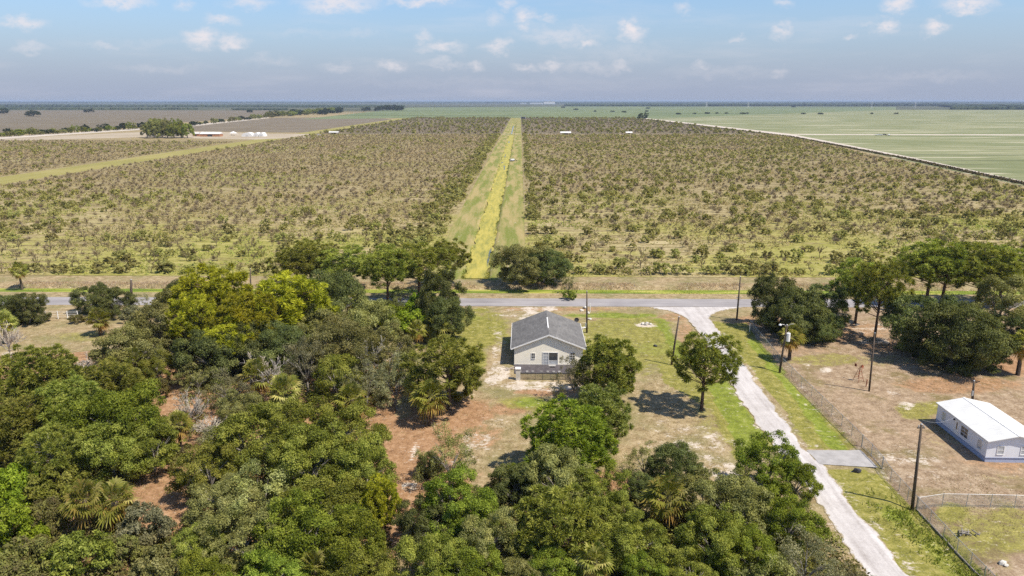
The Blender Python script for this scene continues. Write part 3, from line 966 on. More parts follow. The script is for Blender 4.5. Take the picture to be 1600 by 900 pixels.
def palm_meshes(seed, fr=1.0, n=44):
    """fan palm head about the origin (radius 1) and a trunk of unit height"""
    rng = np.random.default_rng(seed)
    mb = MB()
    mb.tube([(0, 0, -.06), (0, 0, .05), (.02, .01, .5), (0, 0, 1.0)], [.15, .13, .11, .13], 8)
    V, Q = [], []
    top = np.zeros(3)
    for i in range(n):
        ph = i * 2.39996 + rng.uniform(-.2, .2)
        f = i / (n - 1)
        el = R(86) - R(150) * f + rng.uniform(-.15, .15)
        d = np.array([math.cos(ph) * math.cos(el), math.sin(ph) * math.cos(el), math.sin(el)])
        side = unit(np.cross(d, np.array([0, 0, 1.0]) if abs(d[2]) < .95 else np.array([1.0, 0, 0])))
        roll = rng.uniform(-.7, .7)
        upv = np.cross(side, d)
        side, upv = side * math.cos(roll) + upv * math.sin(roll), upv * math.cos(roll) - side * math.sin(roll)
        hub = top + d * fr * rng.uniform(.42, .62)
        L = fr * rng.uniform(.42, .58)
        dead = i > n * .84
        tone = rng.uniform(0, .2) if dead else .40 + rng.uniform(0, .55)
        w0 = np.cross(d, upv) * .018
        V.append([top, top + w0, hub + w0, hub - w0]); Q.append(.85)
        k = 13
        for j in range(k):
            a = R(-112) + R(224) * j / (k - 1)
            dir_ = unit(d * math.cos(a) + side * math.sin(a) + upv * (.25 * math.cos(a) ** 2))
            ll = L * (1.0 - .25 * abs(a) / 2)
            tip = hub + dir_ * ll - np.array([0, 0, 1.0]) * ll * (.20 + (.5 if dead else .18) * rng.random())
            mid = hub + dir_ * ll * .55 + upv * ll * .03
            w_ = unit(np.cross(dir_, upv)) * ll * .085
            V.append([hub, mid - w_, tip, mid + w_])
            Q.append(min(1, max(0, tone + rng.uniform(-.14, .14))))
    V = np.array(V).reshape(-1, 3)
    F = np.arange(len(V)).reshape(-1, 4)
    return np_mesh('palm_crown', V, F, {'rnd': np.array(Q)}), mb.mesh('palm_trunk', True)


def dead_mesh(seed, H=6.0, n=15, r0=.15, spread=1.0, tw=.034):
    rng = random.Random(seed)
    limbs, twigs = MB(), MB()
    limbs.tube([(0, 0, -.3), (0, 0, H * .25), (rng.uniform(-.3, .3), rng.uniform(-.3, .3), H * .55)], [r0, r0 * .8, r0 * .5], 6)
    def grow(p, d, L, r, lev):
        m = p + d * L * .5 + Vector((rng.uniform(-.1, .1), rng.uniform(-.1, .1), rng.uniform(-.04, .1))) * L
        e = p + d * L + Vector((0, 0, rng.uniform(-.1, .15))) * L
        (limbs if lev == 0 else twigs).tube([p, m, e], [r, r * .7, r * .3], 4 if lev < 2 else 3, cap=False)
        if lev < 3:
            for k in range(4 if lev < 2 else 3):
                f = rng.uniform(.3, 1.0)
                q = p + (e - p) * f
                nd = (d + Vector((rng.uniform(-1, 1), rng.uniform(-1, 1), rng.uniform(-.5, .8))) * .85).normalized()
                grow(q, nd, L * rng.uniform(.45, .65), max(r * .6, tw), lev + 1)
    for i in range(n):
        ph = i * 2.4 + rng.uniform(-.5, .5)
        d = Vector((math.cos(ph) * spread, math.sin(ph) * spread, rng.uniform(.25, 1.2))).normalized()
        grow(Vector((0, 0, H * rng.uniform(.22, .5))), d, H * rng.uniform(.3, .46), r0 * .5, 0)
    return twigs.mesh('dead_twigs'), limbs.mesh('dead_trunk', True)


FAM = {
    'oak': [(crown_mesh('oak_crown', s, n_lobe=nl, lump=lp, per=215, leaf=(.105, .055)), trunk_mesh('oak_trunk', s)) for s, nl, lp in ((1, 17, .24), (2, 20, .30), (3, 15, .34), (4, 22, .28), (5, 18, .38), (6, 16, .3))],
    'full': [(crown_mesh('oak_crown', s, n_lobe=nl, lump=lp, per=215, leaf=(.105, .055), zc=.45, rz=.50, lo=-.96, lr=(.28, .5)), trunk_mesh('oak_trunk', s, fork=.18, top=.5)) for s, nl, lp in ((101, 24, .24), (102, 27, .28), (103, 22, .3), (104, 26, .22))],
    'loose': [(crown_mesh('loose_crown', s, n_lobe=20, sub=9, per=80, leaf=(.12, .055), lump=.45, lr=(.26, .46), gaps=.6), trunk_mesh('loose_trunk', s, n=9, r0=.2)) for s in (11, 12, 13, 14)],
    'pine': [pine_meshes(s, zc=.66, rz=.34, lo=-.75, tufts=185, per=95, nl=.62, nw=.044, holes=h) for s, h in ((21, .05), (22, .14), (23, .2), (24, .1))],
    'dense': [pine_meshes(s, R_=3.6, H=9.0, zc=.53, rz=.46, tufts=300, per=95, nl=.60, nw=.046, lo=-.85) for s in (31, 32)],
    'palm': [palm_meshes(s) for s in (41, 42, 43, 44)],
    'dead': [dead_mesh(s) for s in (51, 52, 53)],
    'bush': [(crown_mesh('bush_crown', s, R_=2.0, H=2.4, zc=.42, rz=.55, n_lobe=14, sub=9, per=90, leaf=(.10, .052), lo=-.15, lump=.35), None) for s in (61, 62, 63)],
}
DIM = {'oak': (4.0, 7.0, .52), 'full': (4.0, 7.0, .45), 'loose': (4.0, 7.0, .52), 'pine': (3.6, 11.0, .66), 'dense': (3.6, 9.0, .53), 'palm': (1.0, 1.0, 1.0), 'dead': (2.6, 6.0, .6), 'bush': (2.0, 2.4, .45)}
TR = random.Random(3)
_cnt = {}
TREES = []


def plant(fam, mat, x, y, diam, h, name, label, cat, group=None, trunk_mat=None, variant=None, rz=None, zbase=None):
    R0, H0, _ = DIM[fam]
    k = _cnt.get(fam, 0); _cnt[fam] = k + 1
    crown, trunk = FAM[fam][(k if variant is None else variant) % len(FAM[fam])]
    z = gz(x, y) if zbase is None else zbase
    s = diam / 2 / R0
    sc = (s * TR.uniform(.95, 1.05), s * TR.uniform(.95, 1.05), h / H0)
    rz = TR.uniform(0, 6.28) if rz is None else rz
    if trunk is None:
        o = link(name, crown, M[mat])
        o.location = (x, y, z); o.rotation_euler = (0, 0, rz); o.scale = sc
        tag(o, label, cat, group)
    elif fam == 'palm':
        o = empty(name, (x, y, z), rz, (s, s, s))
        tag(o, label, cat, group)
        link('crown', crown, M[mat], o).location = (0, 0, h / s)
        tk = link('trunk', trunk, M[trunk_mat or 'bark'], o)
        tk.scale = (1, 1, h / s)
    else:
        o = empty(name, (x, y, z), rz, sc)
        tag(o, label, cat, group)
        link('crown', crown, M[mat], o)
        link('trunk', trunk, M[trunk_mat or 'bark'], o)
    TREES.append((x, y, diam))
    return o
# ---------------------------------------------------------------- every tree of the photograph
NAMES = {'oak': ('oak_tree', 'tree'), 'loose': ('leafy_tree', 'tree'), 'pine': ('pine_tree', 'pine tree'), 'dense': ('pine_tree', 'pine tree'),
         'palm': ('cabbage_palm', 'palm'), 'full': ('oak_tree', 'tree'), 'dead': ('dead_tree', 'dead tree'), 'bush': ('bush', 'bush')}
ASP = {'full': .95, 'oak': .95, 'loose': 1.0, 'pine': 1.25, 'dense': 1.25, 'palm': 1.35, 'dead': 1.2, 'bush': .62}
G_WOOD = 'trees of the thick woods beside the house lot'
G_ROAD = 'tall pines along the road'
G_BOT = 'trees crowding the bottom of the picture'
G_PALM = 'cabbage palms'
G_EAST = 'shade trees on the dirt lot'


def tree(fam, mat, cx, cy, wpx, asp, label, group=None, tm=None, var=None, hmax=None):
    asp = (asp or ASP[fam]) * TR.uniform(.9, 1.14)
    zc = DIM[fam][2]
    h = 7.0
    for _ in range(6):
        X_, Y_ = at(cx, cy, h * zc)
        dep = Y_ * cp - (h * zc - CAM_H) * sp
        diam = wpx * dep / FPX * (1.08 if group == G_EAST else (.97 if fam in ('oak', 'full', 'loose') else 1))
        h = diam * asp
        if hmax: h = min(h, hmax)
    nm, ct = NAMES[fam]
    return plant(fam, mat, X_, Y_, diam, h, nm, label, ct, group, tm or {'oak': 'bark_grey', 'full': 'bark_grey', 'loose': 'bark_grey', 'pine': 'bark_pine', 'dense': 'bark_pine', 'palm': 'bark', 'dead': 'grey_twig', 'bush': None}[fam], var)


def based(fam, mat, bx, by, wpx, top, label, group=None, tm=None, var=None):
    """base of the trunk seen at (bx, by), top of the crown at row top"""
    X_, Y_ = at(bx, by)
    u, ry, rz_ = ray(bx, top)
    h = CAM_H + rz_ * (Y_ / ry)
    if fam == 'palm': h = max(1.6, h - .5); wpx *= 1.16
    dep = Y_ * cp + CAM_H * sp
    if fam == 'pine' and group: wpx *= 1.08
    diam = wpx * dep / FPX
    nm, ct = NAMES[fam]
    return plant(fam, mat, X_, Y_, diam, h, nm, label, ct, group, tm or {'oak': 'bark_grey', 'full': 'bark_grey', 'loose': 'bark_grey', 'pine': 'bark_pine', 'dense': 'bark_pine', 'palm': 'bark', 'dead': 'grey_twig', 'bush': None}[fam], var)


T = tree
# --- the clearing by the white fence
T('full', 'oak_dark', 2, 487, 62, .8, 'dark round oak at the picture edge beside the white fence')
T('full', 'oak_dark', 44, 485, 52, .9, 'dark oak just before the first white fence post')
T('full', 'oak_dark', 143, 468, 54, .9, 'dark oak behind the white fence end, larger of the two there')
T('full', 'oak_dark', 177, 474, 56, .8, 'dark oak with a low crown behind the yellow skirted palm')
T('loose', 'willow', 208, 472, 36, .9, 'thin grey green tree beside the road and pale sand patch')
based('palm', 'palm', 157, 524, 36, 494, 'short palm with a yellow skirt alone in the grassy clearing', G_PALM)
based('palm', 'palm', 10, 536, 40, 500, 'palm below the dark oaks at the edge of the grassy clearing', G_PALM)
based('palm', 'palm', 34, 449, 26, 412, 'tall lone palm on the ditch bank across the road', G_PALM)
based('dead', 'grey_twig', 18, 566, 34, 505, 'thin bare grey tree at the edge of the grassy clearing')
T('bush', 'willow', 208, 492, 34, .6, 'dry grey bush at the wood edge beside the clearing')
T('bush', 'scrub', 120, 500, 20, .5, 'small green bush at the foot of the white fence')
# --- the yellow pines and dark oaks against the road
T('oak', 'oak_olive', 262, 512, 98, .95, 'olive oak between the grassy clearing and the yellow pines', G_WOOD)
T('full', 'oak_dark', 285, 470, 60, 1.0, 'dark oak behind the yellow pines close to the road', G_WOOD)
T('dense', 'pine_gold', 332, 474, 122, .95, 'broad yellow pine, tallest at the road side of the woods', G_WOOD, var=0)
T('pine', 'pine_gold', 298, 497, 80, 1.2, 'yellow pine above the black gap in the woods', G_WOOD, var=1)
T('dense', 'pine_gold', 448, 486, 126, .85, 'wide golden pine dome next to the dark roadside oak', G_WOOD, var=3)
T('dense', 'pine_gold', 392, 512, 112, .95, 'golden pine in the middle of the yellow pine stand', G_WOOD, var=2)
T('pine', 'pine_gold', 360, 530, 78, 1.2, 'lower yellow pine with a bare pale limb beside it', G_WOOD, var=0)
T('full', 'oak_dark', 300, 520, 70, 1.1, 'deep shaded oak in the dark gap below the yellow pines', G_WOOD)
T('full', 'oak_dark', 335, 560, 96, .95, 'dark oak above the small orange clearing', G_WOOD)
T('full', 'oak_dark', 400, 545, 88, .95, 'dark oak under the golden pine, uphill of the bare white limbs', G_WOOD)
T('full', 'oak_dark', 517, 478, 92, .95, 'dark green oak beside the road between pines and palm', G_WOOD)
T('oak', 'oak_olive', 500, 520, 88, .9, 'olive oak below the dark roadside oak', G_WOOD)
based('palm', 'palm', 546, 500, 30, 462, 'palm at the road edge beside the dark green oak', G_PALM)
T('loose', 'oak_olive', 345, 437, 50, .5, 'low scrubby tree on the ditch bank behind the yellow pine')
T('loose', 'oak_dark', 425, 448, 36, .8, 'small dark tree at the ditch before the tall pines')
# --- pines across the road
based('pine', 'pine', 466, 452, 72, 386, 'spreading pine beyond the road, first of the canal side row', G_ROAD, var=2)
based('pine', 'pine', 487, 447, 74, 372, 'dark tall pine beyond the road with forked limbs', G_ROAD, 'bark', var=1)
based('pine', 'pine', 548, 455, 82, 383, 'pine with pale forked trunk beyond the grey road', G_ROAD, 'bark_grey', var=3)
based('pine', 'pine', 606, 478, 80, 386, 'dark trunked pine on the near edge of the road', G_ROAD, var=0)
based('pine', 'pine', 655, 468, 92, 384, 'full pine behind the big dark roadside oak', G_ROAD, var=2)
based('pine', 'pine', 700, 446, 62, 376, 'thin pine nearest the canal head beyond the road', G_ROAD, var=1)
T('loose', 'oak_dark', 530, 441, 44, .7, 'dark low tree at the foot of the pale trunked pine')
T('loose', 'oak_dark', 625, 462, 40, .8, 'small dark tree hanging over the road by the pine trunk')
# --- big dark oak and bright vines
T('full', 'oak_dark', 688, 472, 78, 1.15, 'big dark oak on the roadside, widest next to the house lawn', G_WOOD, var=2)
T('full', 'oak_dark', 697, 503, 62, 1.05, 'dark oak lower on the lawn edge, below the big roadside oak', G_WOOD, var=4)
T('full', 'oak_dark', 610, 488, 52, .8, 'dark oak just under the roadside pine trunk', G_WOOD)
T('bush', 'vine', 660, 482, 54, .8, 'bright green bush in front of the big dark oak')
T('bush', 'vine', 615, 505, 66, .6, 'bright lime vine mound beside the olive trees')
T('bush', 'vine', 650, 510, 60, .6, 'bright lime vine mound beside the roadside palm')
T('bush', 'oak_bright', 668, 502, 40, .7, 'fresh green bush between two bright vine mounds')
based('palm', 'palm', 683, 536, 42, 502, 'broad palm at the lawn edge under the dark oak', G_PALM)
based('palm', 'palm', 652, 544, 30, 510, 'yellowed palm with brown fronds among bright vines', G_PALM)
# --- olive trees in the middle of the woods
T('oak', 'oak_olive', 575, 513, 96, .95, 'olive tree dome below the palm at the road', G_WOOD)
T('oak', 'oak_olive', 530, 545, 104, .95, 'wide olive tree in the middle of the woods', G_WOOD)
T('loose', 'willow', 478, 570, 82, 1.05, 'grey green willowy tree standing pale in the middle woods', G_WOOD, var=0)
T('oak', 'oak_olive', 605, 560, 92, .95, 'olive tree around the grey snag near the lawn', G_WOOD)
T('oak', 'oak_mid', 528, 592, 84, 1.0, 'green oak beside the pale willowy tree', G_WOOD)
T('full', 'oak_dark', 436, 550, 84, .95, 'dark oak between golden pine and pale willowy tree', G_WOOD)
T('loose', 'willow', 572, 598, 70, 1.1, 'grey green tree with pale stems next to the orange clearing', G_WOOD, var=1)
T('loose', 'willow', 618, 600, 66, 1.1, 'grey green tree on a slim white trunk at the orange clearing', G_WOOD, var=2)
T('loose', 'oak_olive', 640, 585, 56, 1.1, 'olive tree behind the lone pine beside the palms', G_WOOD, var=3)
based('dead', 'grey_twig', 583, 604, 48, 528, 'white bare snag poking out of the olive trees')
T('dead', 'grey_twig', 412, 584, 66, 1.25, 'bare white spreading limbs above the palm in the woods')
# --- the pine by the house
based('pine', 'pine', 703, 640, 116, 531, 'open crowned pine between the house lawn and the palms', None, 'bark', var=1)
based('palm', 'palm', 674, 664, 58, 612, 'bushy palm at the orange clearing under the open pine', G_PALM)
based('palm', 'palm', 656, 640, 50, 590, 'palm behind the bushy palm below the open pine', G_PALM)
T('bush', 'pine', 726, 606, 50, .8, 'low yellow green pine boughs on the lawn side of the open pine')
# --- clearing and palms left of centre
T('loose', 'oak_olive', 308, 592, 54, .9, 'round olive shrub tree beside the small orange clearing', G_WOOD)
T('loose', 'willow', 358, 612, 74, .85, 'grey green shrub tree between palm and orange clearing', G_WOOD)
T('oak', 'oak_olive', 375, 640, 66, .9, 'olive oak below the white limbed tree', G_WOOD)
based('palm', 'palm', 404, 632, 52, 580, 'palm right under the bare white limbs', G_PALM)
based('palm', 'palm', 446, 656, 56, 606, 'yellow green palm at the foot of the pale willowy tree', G_PALM)
based('palm', 'palm', 551, 655, 54, 618, 'bright palm rising over the dark oaks by the orange clearing', G_PALM)
T('bush', 'scrub', 450, 650, 60, .7, 'yellow green scrub between two palms in the woods')
based('dead', 'grey_twig', 300, 672, 44, 612, 'feathery grey dead tree in the small orange clearing')
T('dead', 'grey_twig', 330, 668, 62, .8, 'low grey dead thicket beside the feathery dead tree')
T('loose', 'willow', 352, 690, 76, .8, 'grey green shrub tree growing through the grey thicket', G_WOOD)
based('palm', 'palm', 284, 710, 42, 655, 'palm with brown skirts between green pines and grey thicket', G_PALM)
# --- green pines on the picture edge
T('dense', 'pine', 60, 598, 118, 1.0, 'pale green pine nearest the dry clearing at the picture edge', G_WOOD, var=0)
T('dense', 'pine', 170, 610, 104, 1.0, 'pale green pine above the deep green tree', G_WOOD, var=3)
T('dense', 'pine', 110, 645, 106, 1.0, 'green pine between two other pines in the thick stand', G_WOOD, var=2)
T('dense', 'pine', 25, 670, 106, 1.0, 'green pine cut by the picture edge, with brown patches', G_WOOD, var=1)
T('pine', 'pine', 80, 705, 82, 1.25, 'tufted pine with a visible grey trunk over the palms', G_WOOD, 'bark_grey', var=0)
T('oak', 'oak_bright', 195, 665, 120, .95, 'fresh green broad tree amid the pines', G_WOOD, var=3)
T('oak', 'oak_mid', 170, 705, 108, .9, 'green oak hanging over the dark hollow', G_WOOD, var=0)
T('oak', 'oak_mid', 235, 700, 96, .9, 'green oak beside the orange dirt strip', G_WOOD, var=1)
T('oak', 'oak_olive', 205, 550, 108, .7, 'low olive tree along the bottom of the dry clearing', G_WOOD, var=2)
T('oak', 'oak_mid', 245, 580, 60, .9, 'green tree behind the small palm near the orange clearing', G_WOOD)
based('palm', 'palm', 216, 604, 46, 560, 'palm with a tan skirt under the low olive tree', G_PALM)
T('dead', 'grey_twig', 130, 570, 50, .7, 'pale dead branches between the pines and the dry clearing')
T('bush', 'scrub', 240, 608, 44, .7, 'green bush at the mouth of the small orange clearing')
# --- bottom edge, scrub
T('bush', 'vine', 14, 775, 90, .8, 'bright lime bush at the picture edge, upper of two')
T('bush', 'vine', 14, 838, 90, .8, 'bright lime bush at the picture edge, lower of two')
T('bush', 'pine', 78, 765, 84, .7, 'yellow green bush above the palm pair')
T('bush', 'scrub', 70, 818, 70, .8, 'dark tangled bush left alone beside the palm pair')
based('palm', 'palm', 186, 832, 66, 776, 'full round palm of the pair by the orange strip', G_PALM)
based('palm', 'palm', 142, 838, 60, 772, 'ragged palm of the pair with yellow fronds', G_PALM)
based('palm', 'palm', 40, 768, 46, 735, 'low palm behind the yellow green bush', G_PALM)
T('bush', 'willow', 230, 830, 72, .85, 'blue green feathery bush below the orange strip')
T('bush', 'scrub', 40, 885, 96, .7, 'mixed green scrub in the bottom corner')
T('bush', 'oak_mid', 130, 880, 96, .7, 'mid green bush on the bottom edge below the palm pair')
T('bush', 'scrub', 190, 868, 60, .6, 'dry grey scrub below the full round palm')
T('bush', 'oak_olive', 255, 890, 84, .7, 'pale olive bush on the bottom edge beside dark shade')
# --- the large oaks in the bottom middle
T('oak', 'oak_mid', 400, 690, 120, .9, 'green oak left of the darkest oaks, beside the grey thicket', G_BOT)
T('oak', 'oak_mid', 470, 672, 100, .95, 'deep green oak just below the bright palm', G_BOT)
T('oak', 'oak_mid', 540, 690, 110, .95, 'deep green oak facing the orange clearing', G_BOT, var=1)
T('oak', 'oak_mid', 480, 728, 118, .95, 'deep green oak at the heart of the big oak clump', G_BOT, var=3)
T('oak', 'oak_mid', 570, 738, 104, .95, 'deep green oak at the corner of the orange path', G_BOT, var=2)
T('oak', 'oak_mid', 330, 735, 100, .9, 'green oak at the orange dirt strip, bottom woods', G_BOT)
T('loose', 'oak_olive', 405, 775, 120, .9, 'pale olive tree with wispy top in the bottom woods', G_BOT, var=0)
T('oak', 'oak_olive', 350, 790, 110, .85, 'olive oak beside the blue green feathery bush', G_BOT)
T('oak', 'oak_mid', 520, 795, 116, .9, 'dark green oak next to the young brown yellow pine', G_BOT)
T('dense', 'pine_gold', 592, 785, 58, 1.5, 'young yellow brown pine beside the orange path', G_BOT)
T('oak', 'oak_bright', 480, 830, 128, .9, 'fresh green oak on the bottom edge of the big clump', G_BOT, var=0)
T('oak', 'oak_bright', 545, 850, 110, .9, 'fresh green oak beside the shaded path end', G_BOT, var=2)
T('oak', 'oak_olive', 390, 850, 116, .85, 'olive green oak near the bottom edge below the wispy tree', G_BOT)
T('oak', 'oak_mid', 310, 855, 80, .85, 'mid green oak at the dark shade by the orange strip', G_BOT)
T('oak', 'oak_bright', 420, 905, 110, .8, 'bright green treetop cut by the bottom edge, beside a palm', G_BOT)
T('oak', 'oak_mid', 560, 905, 100, .8, 'green treetop cut by the bottom edge near the shaded path', G_BOT)
T('oak', 'oak_bright', 320, 915, 110, .8, 'bright treetop cut by the bottom edge at the thicket', G_BOT)
based('palm', 'palm', 492, 930, 56, 880, 'palm crown just rising over the bottom edge', G_PALM)
# --- bottom middle, between path and drive
T('loose', 'oak_olive', 702, 715, 84, 1.05, 'airy grey green tree standing at the orange path', G_BOT, 'bark_grey', var=2)
T('full', 'oak_dark', 672, 728, 40, .9, 'small dark oak tucked against the airy tree', G_BOT)
T('oak', 'oak_bright', 706, 790, 110, .95, 'fresh green oak below the airy tree', G_BOT, var=1)
T('full', 'oak_dark', 665, 822, 84, .9, 'dark oak at the bend of the orange path', G_BOT)
T('oak', 'oak_bright', 735, 815, 96, .9, 'green oak between fresh oak and olive oak', G_BOT, var=4)
T('oak', 'oak_olive', 760, 850, 96, .9, 'olive brown tree beside the black hollow', G_BOT)
T('oak', 'oak_mid', 680, 878, 104, .85, 'green oak on the bottom edge beside the shaded path', G_BOT, var=2)
T('oak', 'oak_bright', 740, 900, 90, .85, 'bright treetop on the bottom edge in the middle woods', G_BOT)
T('oak', 'oak_olive', 815, 905, 80, .8, 'pale olive treetop on the bottom edge beside the low palm', G_BOT)
# --- trees behind the house yard
T('dense', 'pine_fresh', 885, 688, 134, .95, 'bright yellow green domed pine in the yard', None, var=0)
T('dense', 'pine', 952, 576, 92, 1.0, 'dark rounded pine beside the house corner', None, var=1)
T('dense', 'cedar', 942, 650, 90, 1.25, 'tall dark pine between the bright domed pine and the house', None, var=0)
T('loose', 'willow', 898, 590, 58, 1.3, 'thin silvery tree covering the house corner', None, var=3)
T('full', 'oak_dark', 800, 765, 84, .95, 'dark oak over the black shade at the yard edge', G_BOT)
T('oak', 'oak_olive', 870, 752, 104, .9, 'grey green oak under the bright domed pine', G_BOT, var=3)
T('oak', 'oak_mid', 925, 770, 90, .95, 'green oak at the orange gap in the yard trees', G_BOT)
T('oak', 'oak_bright', 812, 748, 58, .9, 'small fresh green oak beside the yard shade', G_BOT)
T('dense', 'oak_mid', 868, 820, 122, 1.05, 'dense pointed green tree in the bottom middle', G_BOT, var=1)
T('oak', 'oak_mid', 955, 815, 92, .9, 'green oak between the dense pointed tree and the dark hollow', G_BOT)
T('oak', 'oak_mid', 990, 850, 104, .9, 'grey green oak at the edge of the dark hollow', G_BOT, var=0)
T('oak', 'oak_bright', 860, 885, 90, .85, 'bright treetop under the dense pointed tree', G_BOT)
T('oak', 'oak_bright', 1005, 898, 70, .8, 'fresh green treetop on the bottom edge by the dark hollow', G_BOT)
based('palm', 'palm', 928, 925, 60, 868, 'yellowing palm cut by the bottom edge', G_PALM)
T('loose', 'oak_olive', 1008, 722, 62, 1.1, 'thin grey green tree standing on pale sand', G_BOT, var=1)
T('full', 'oak_dark', 1055, 735, 70, 1.05, 'dark tree above the big drooping palm', G_BOT)
T('full', 'oak_dark', 1005, 765, 48, .9, 'dark low oak at the bare orange gap', G_BOT)
based('palm', 'palm', 1040, 830, 74, 768, 'big drooping palm with yellow fronds in the bottom woods', G_PALM)
T('oak', 'oak_olive', 1100, 775, 84, .9, 'olive tree beside the big drooping palm', G_BOT)
T('oak', 'oak_olive', 1150, 800, 110, .9, 'grey olive tree between the big palm and the drive', G_BOT, var=1)
T('oak', 'oak_bright', 1200, 728, 100, .95, 'bright green tree reaching over the gravel drive', G_BOT, var=4)
T('oak', 'oak_bright', 1243, 752, 72, .9, 'bright bushy tree nearest the concrete apron', G_BOT)
T('oak', 'oak_bright', 1235, 815, 96, .85, 'green tree along the gravel drive below the bright one', G_BOT, var=2)
T('oak', 'oak_mid', 1115, 850, 104, .9, 'mid green oak over the dark hollow, drive side', G_BOT)
T('oak', 'oak_bright', 1165, 870, 100, .85, 'green oak on the bottom edge beside the grey shrubs', G_BOT, var=3)
T('loose', 'willow', 1260, 880, 110, .8, 'grey shrub tree at the bottom edge of the gravel drive', G_BOT, var=0)
T('loose', 'oak_olive', 1200, 905, 90, .8, 'olive shrub tree cut by the bottom edge before the drive', G_BOT, var=2)
T('oak', 'oak_mid', 1080, 905, 90, .8, 'green treetop cut by the bottom edge, drive side of the hollow', G_BOT)
T('loose', 'willow', 1335, 912, 74, .6, 'wispy grey shrub hanging over the bottom of the drive', G_BOT, var=3)
# --- lone pine and the tree at the canal head
based('pine', 'pine', 1096, 641, 108, 522, 'lone round pine standing on the lawn beside the gravel drive', None, var=3)
T('oak', 'oak_olive', 818, 415, 78, .85, 'big grey green oak at the head of the canal', None, var=3)
T('full', 'oak_dark', 850, 418, 66, .85, 'dark half of the oak pair at the head of the canal', None, var=0)
T('loose', 'oak_dark', 888, 440, 24, 1.2, 'small dark tree beside the big canal oak')
# --- the lot with the white home
T('full', 'oak_dark', 1212, 478, 62, 1.15, 'tall dark oak at the start of the chain link fence', G_EAST, var=1)
T('full', 'oak_dark', 1250, 492, 84, .85, 'wide dark oak over the lamp pole', G_EAST, var=3)
T('full', 'oak_dark', 1290, 478, 62, .95, 'dark oak beside the reddish pine trunks', G_EAST, var=2)
T('full', 'oak_dark', 1272, 510, 62, .8, 'low dark oak skirt facing the dirt lot', G_EAST, var=0)
based('palm', 'palm', 1233, 562, 40, 520, 'palm with white transformer in front of it, under dark oaks', G_PALM)
based('pine', 'pine', 1336, 505, 76, 408, 'pine with a straight trunk by the road end of the lot', G_EAST, var=0)
based('pine', 'pine', 1366, 531, 78, 407, 'tall pine with a long bare red trunk on the lot', G_EAST, var=2)
based('pine', 'pine', 1446, 478, 98, 378, 'broad pine with several pale trunks beside the road', G_EAST, var=3)
based('pine', 'pine', 1470, 478, 84, 384, 'leaning pine next to the broad many trunked pine', G_EAST, var=1)
based('pine', 'pine', 1526, 480, 98, 382, 'dark flat topped pine with a bare trunk', G_EAST, 'bark', var=2)
based('pine', 'pine', 1560, 478, 78, 386, 'dark pine at the picture edge behind the grey oak', G_EAST, var=0)
T('loose', 'oak_dark', 1411, 474, 30, .8, 'small dark tree beside the road between pines', G_EAST)
T('full', 'oak_dark', 1440, 510, 96, .95, 'dark oak, road half of the huge oak clump on the lot', G_EAST, var=2)
T('full', 'oak_dark', 1492, 530, 104, .95, 'huge dark oak casting shade on the dirt lot', G_EAST, var=4)
T('full', 'oak_dark', 1530, 552, 66, .85, 'lowest dark oak behind the white home', G_EAST, var=0)
T('oak', 'oak_olive', 1570, 478, 96, .95, 'greyish oak at the picture edge by the road', G_EAST, var=1)
T('full', 'oak_dark', 1590, 515, 56, .9, 'dark oak in the shade of the greyish oak', G_EAST)
based('palm', 'palm', 1590, 586, 44, 532, 'tan palm on a stout trunk behind the white home', G_PALM)

# --- undergrowth that fills the floor of the woods: nobody could count it
rng = np.random.default_rng(5)
FLOOR = [([(-60, 640), (230, 540), (290, 560), (480, 530), (640, 560), (650, 610), (560, 640), (600, 760), (610, 1000), (-60, 1000)], 1500),
         ([(650, 780), (780, 780), (860, 740), (1020, 800), (1180, 760), (1260, 790), (1400, 1000), (640, 1000)], 700),
         ([(590, 480), (700, 480), (700, 530), (600, 540)], 60)]
KEEP = [(258, 610, 34, 45), (250, 785, 60, 48), (665, 700, 50, 60), (620, 840, 26, 60), (960, 765, 34, 28)]
Ps, Ns, Qs = [], [], []
for poly_, n in FLOOR:
    xs_ = [q[0] for q in poly_]; ys_ = [q[1] for q in poly_]
    k = 0
    while k < n:
        qx, qy = rng.uniform(min(xs_), max(xs_)), rng.uniform(min(ys_), max(ys_))
        if not pip(np.array([qx]), np.array([qy]), poly_)[0]: continue
        k += 1
        if any(((qx - a) / c) ** 2 + ((qy - b) / d) ** 2 < 1 for a, b, c, d in KEEP): continue
        wx, wy = at(qx, qy)
        r = rng.uniform(.4, 1.7); hh = r * rng.uniform(.5, 1.2)
        m = int(90 * r)
        dd = unit(rng.normal(size=(m, 3)) + np.array([0, 0, .4])); dd[:, 2] = np.abs(dd[:, 2])
        Ps.append(np.array([wx, wy, 0.05]) + dd * np.array([r, r, hh]) * (1 - .5 * rng.random((m, 1)) ** 2))
        Ns.append(unit(dd + rng.normal(size=(m, 3)) * .6)); Qs.append(np.clip(rng.beta(2, 2, m) + rng.uniform(-.3, .3), 0, 1))
P_ = np.concatenate(Ps); N_ = np.concatenate(Ns)
V, F = leaf_quads(P_, N_, .17, .09, rng)
tag(link('undergrowth', np_mesh('undergrowth', V, F, {'rnd': np.concatenate(Qs)}), M['scrub']), 'low mixed scrub covering the floor of the woods', 'undergrowth', kind='stuff')
# ---------------------------------------------------------------- the old grove: rows of small trees, many bare
OF = {'citrus': [(crown_mesh('citrus_crown', s, R_=1.5, H=2.3, zc=.50, rz=.50, n_lobe=9, sub=6, per=26, leaf=(.15, .095), lump=.4, lo=-.85, lr=(.34, .55)),
                  trunk_mesh('citrus_trunk', s, H=2.3, R_=1.3, r0=.10, n=4)) for s in (71, 72, 73, 74)],
      'bare': [dead_mesh(s, H=2.6, n=7, r0=.08, spread=.8, tw=.016) for s in (81, 82, 83, 84)]}


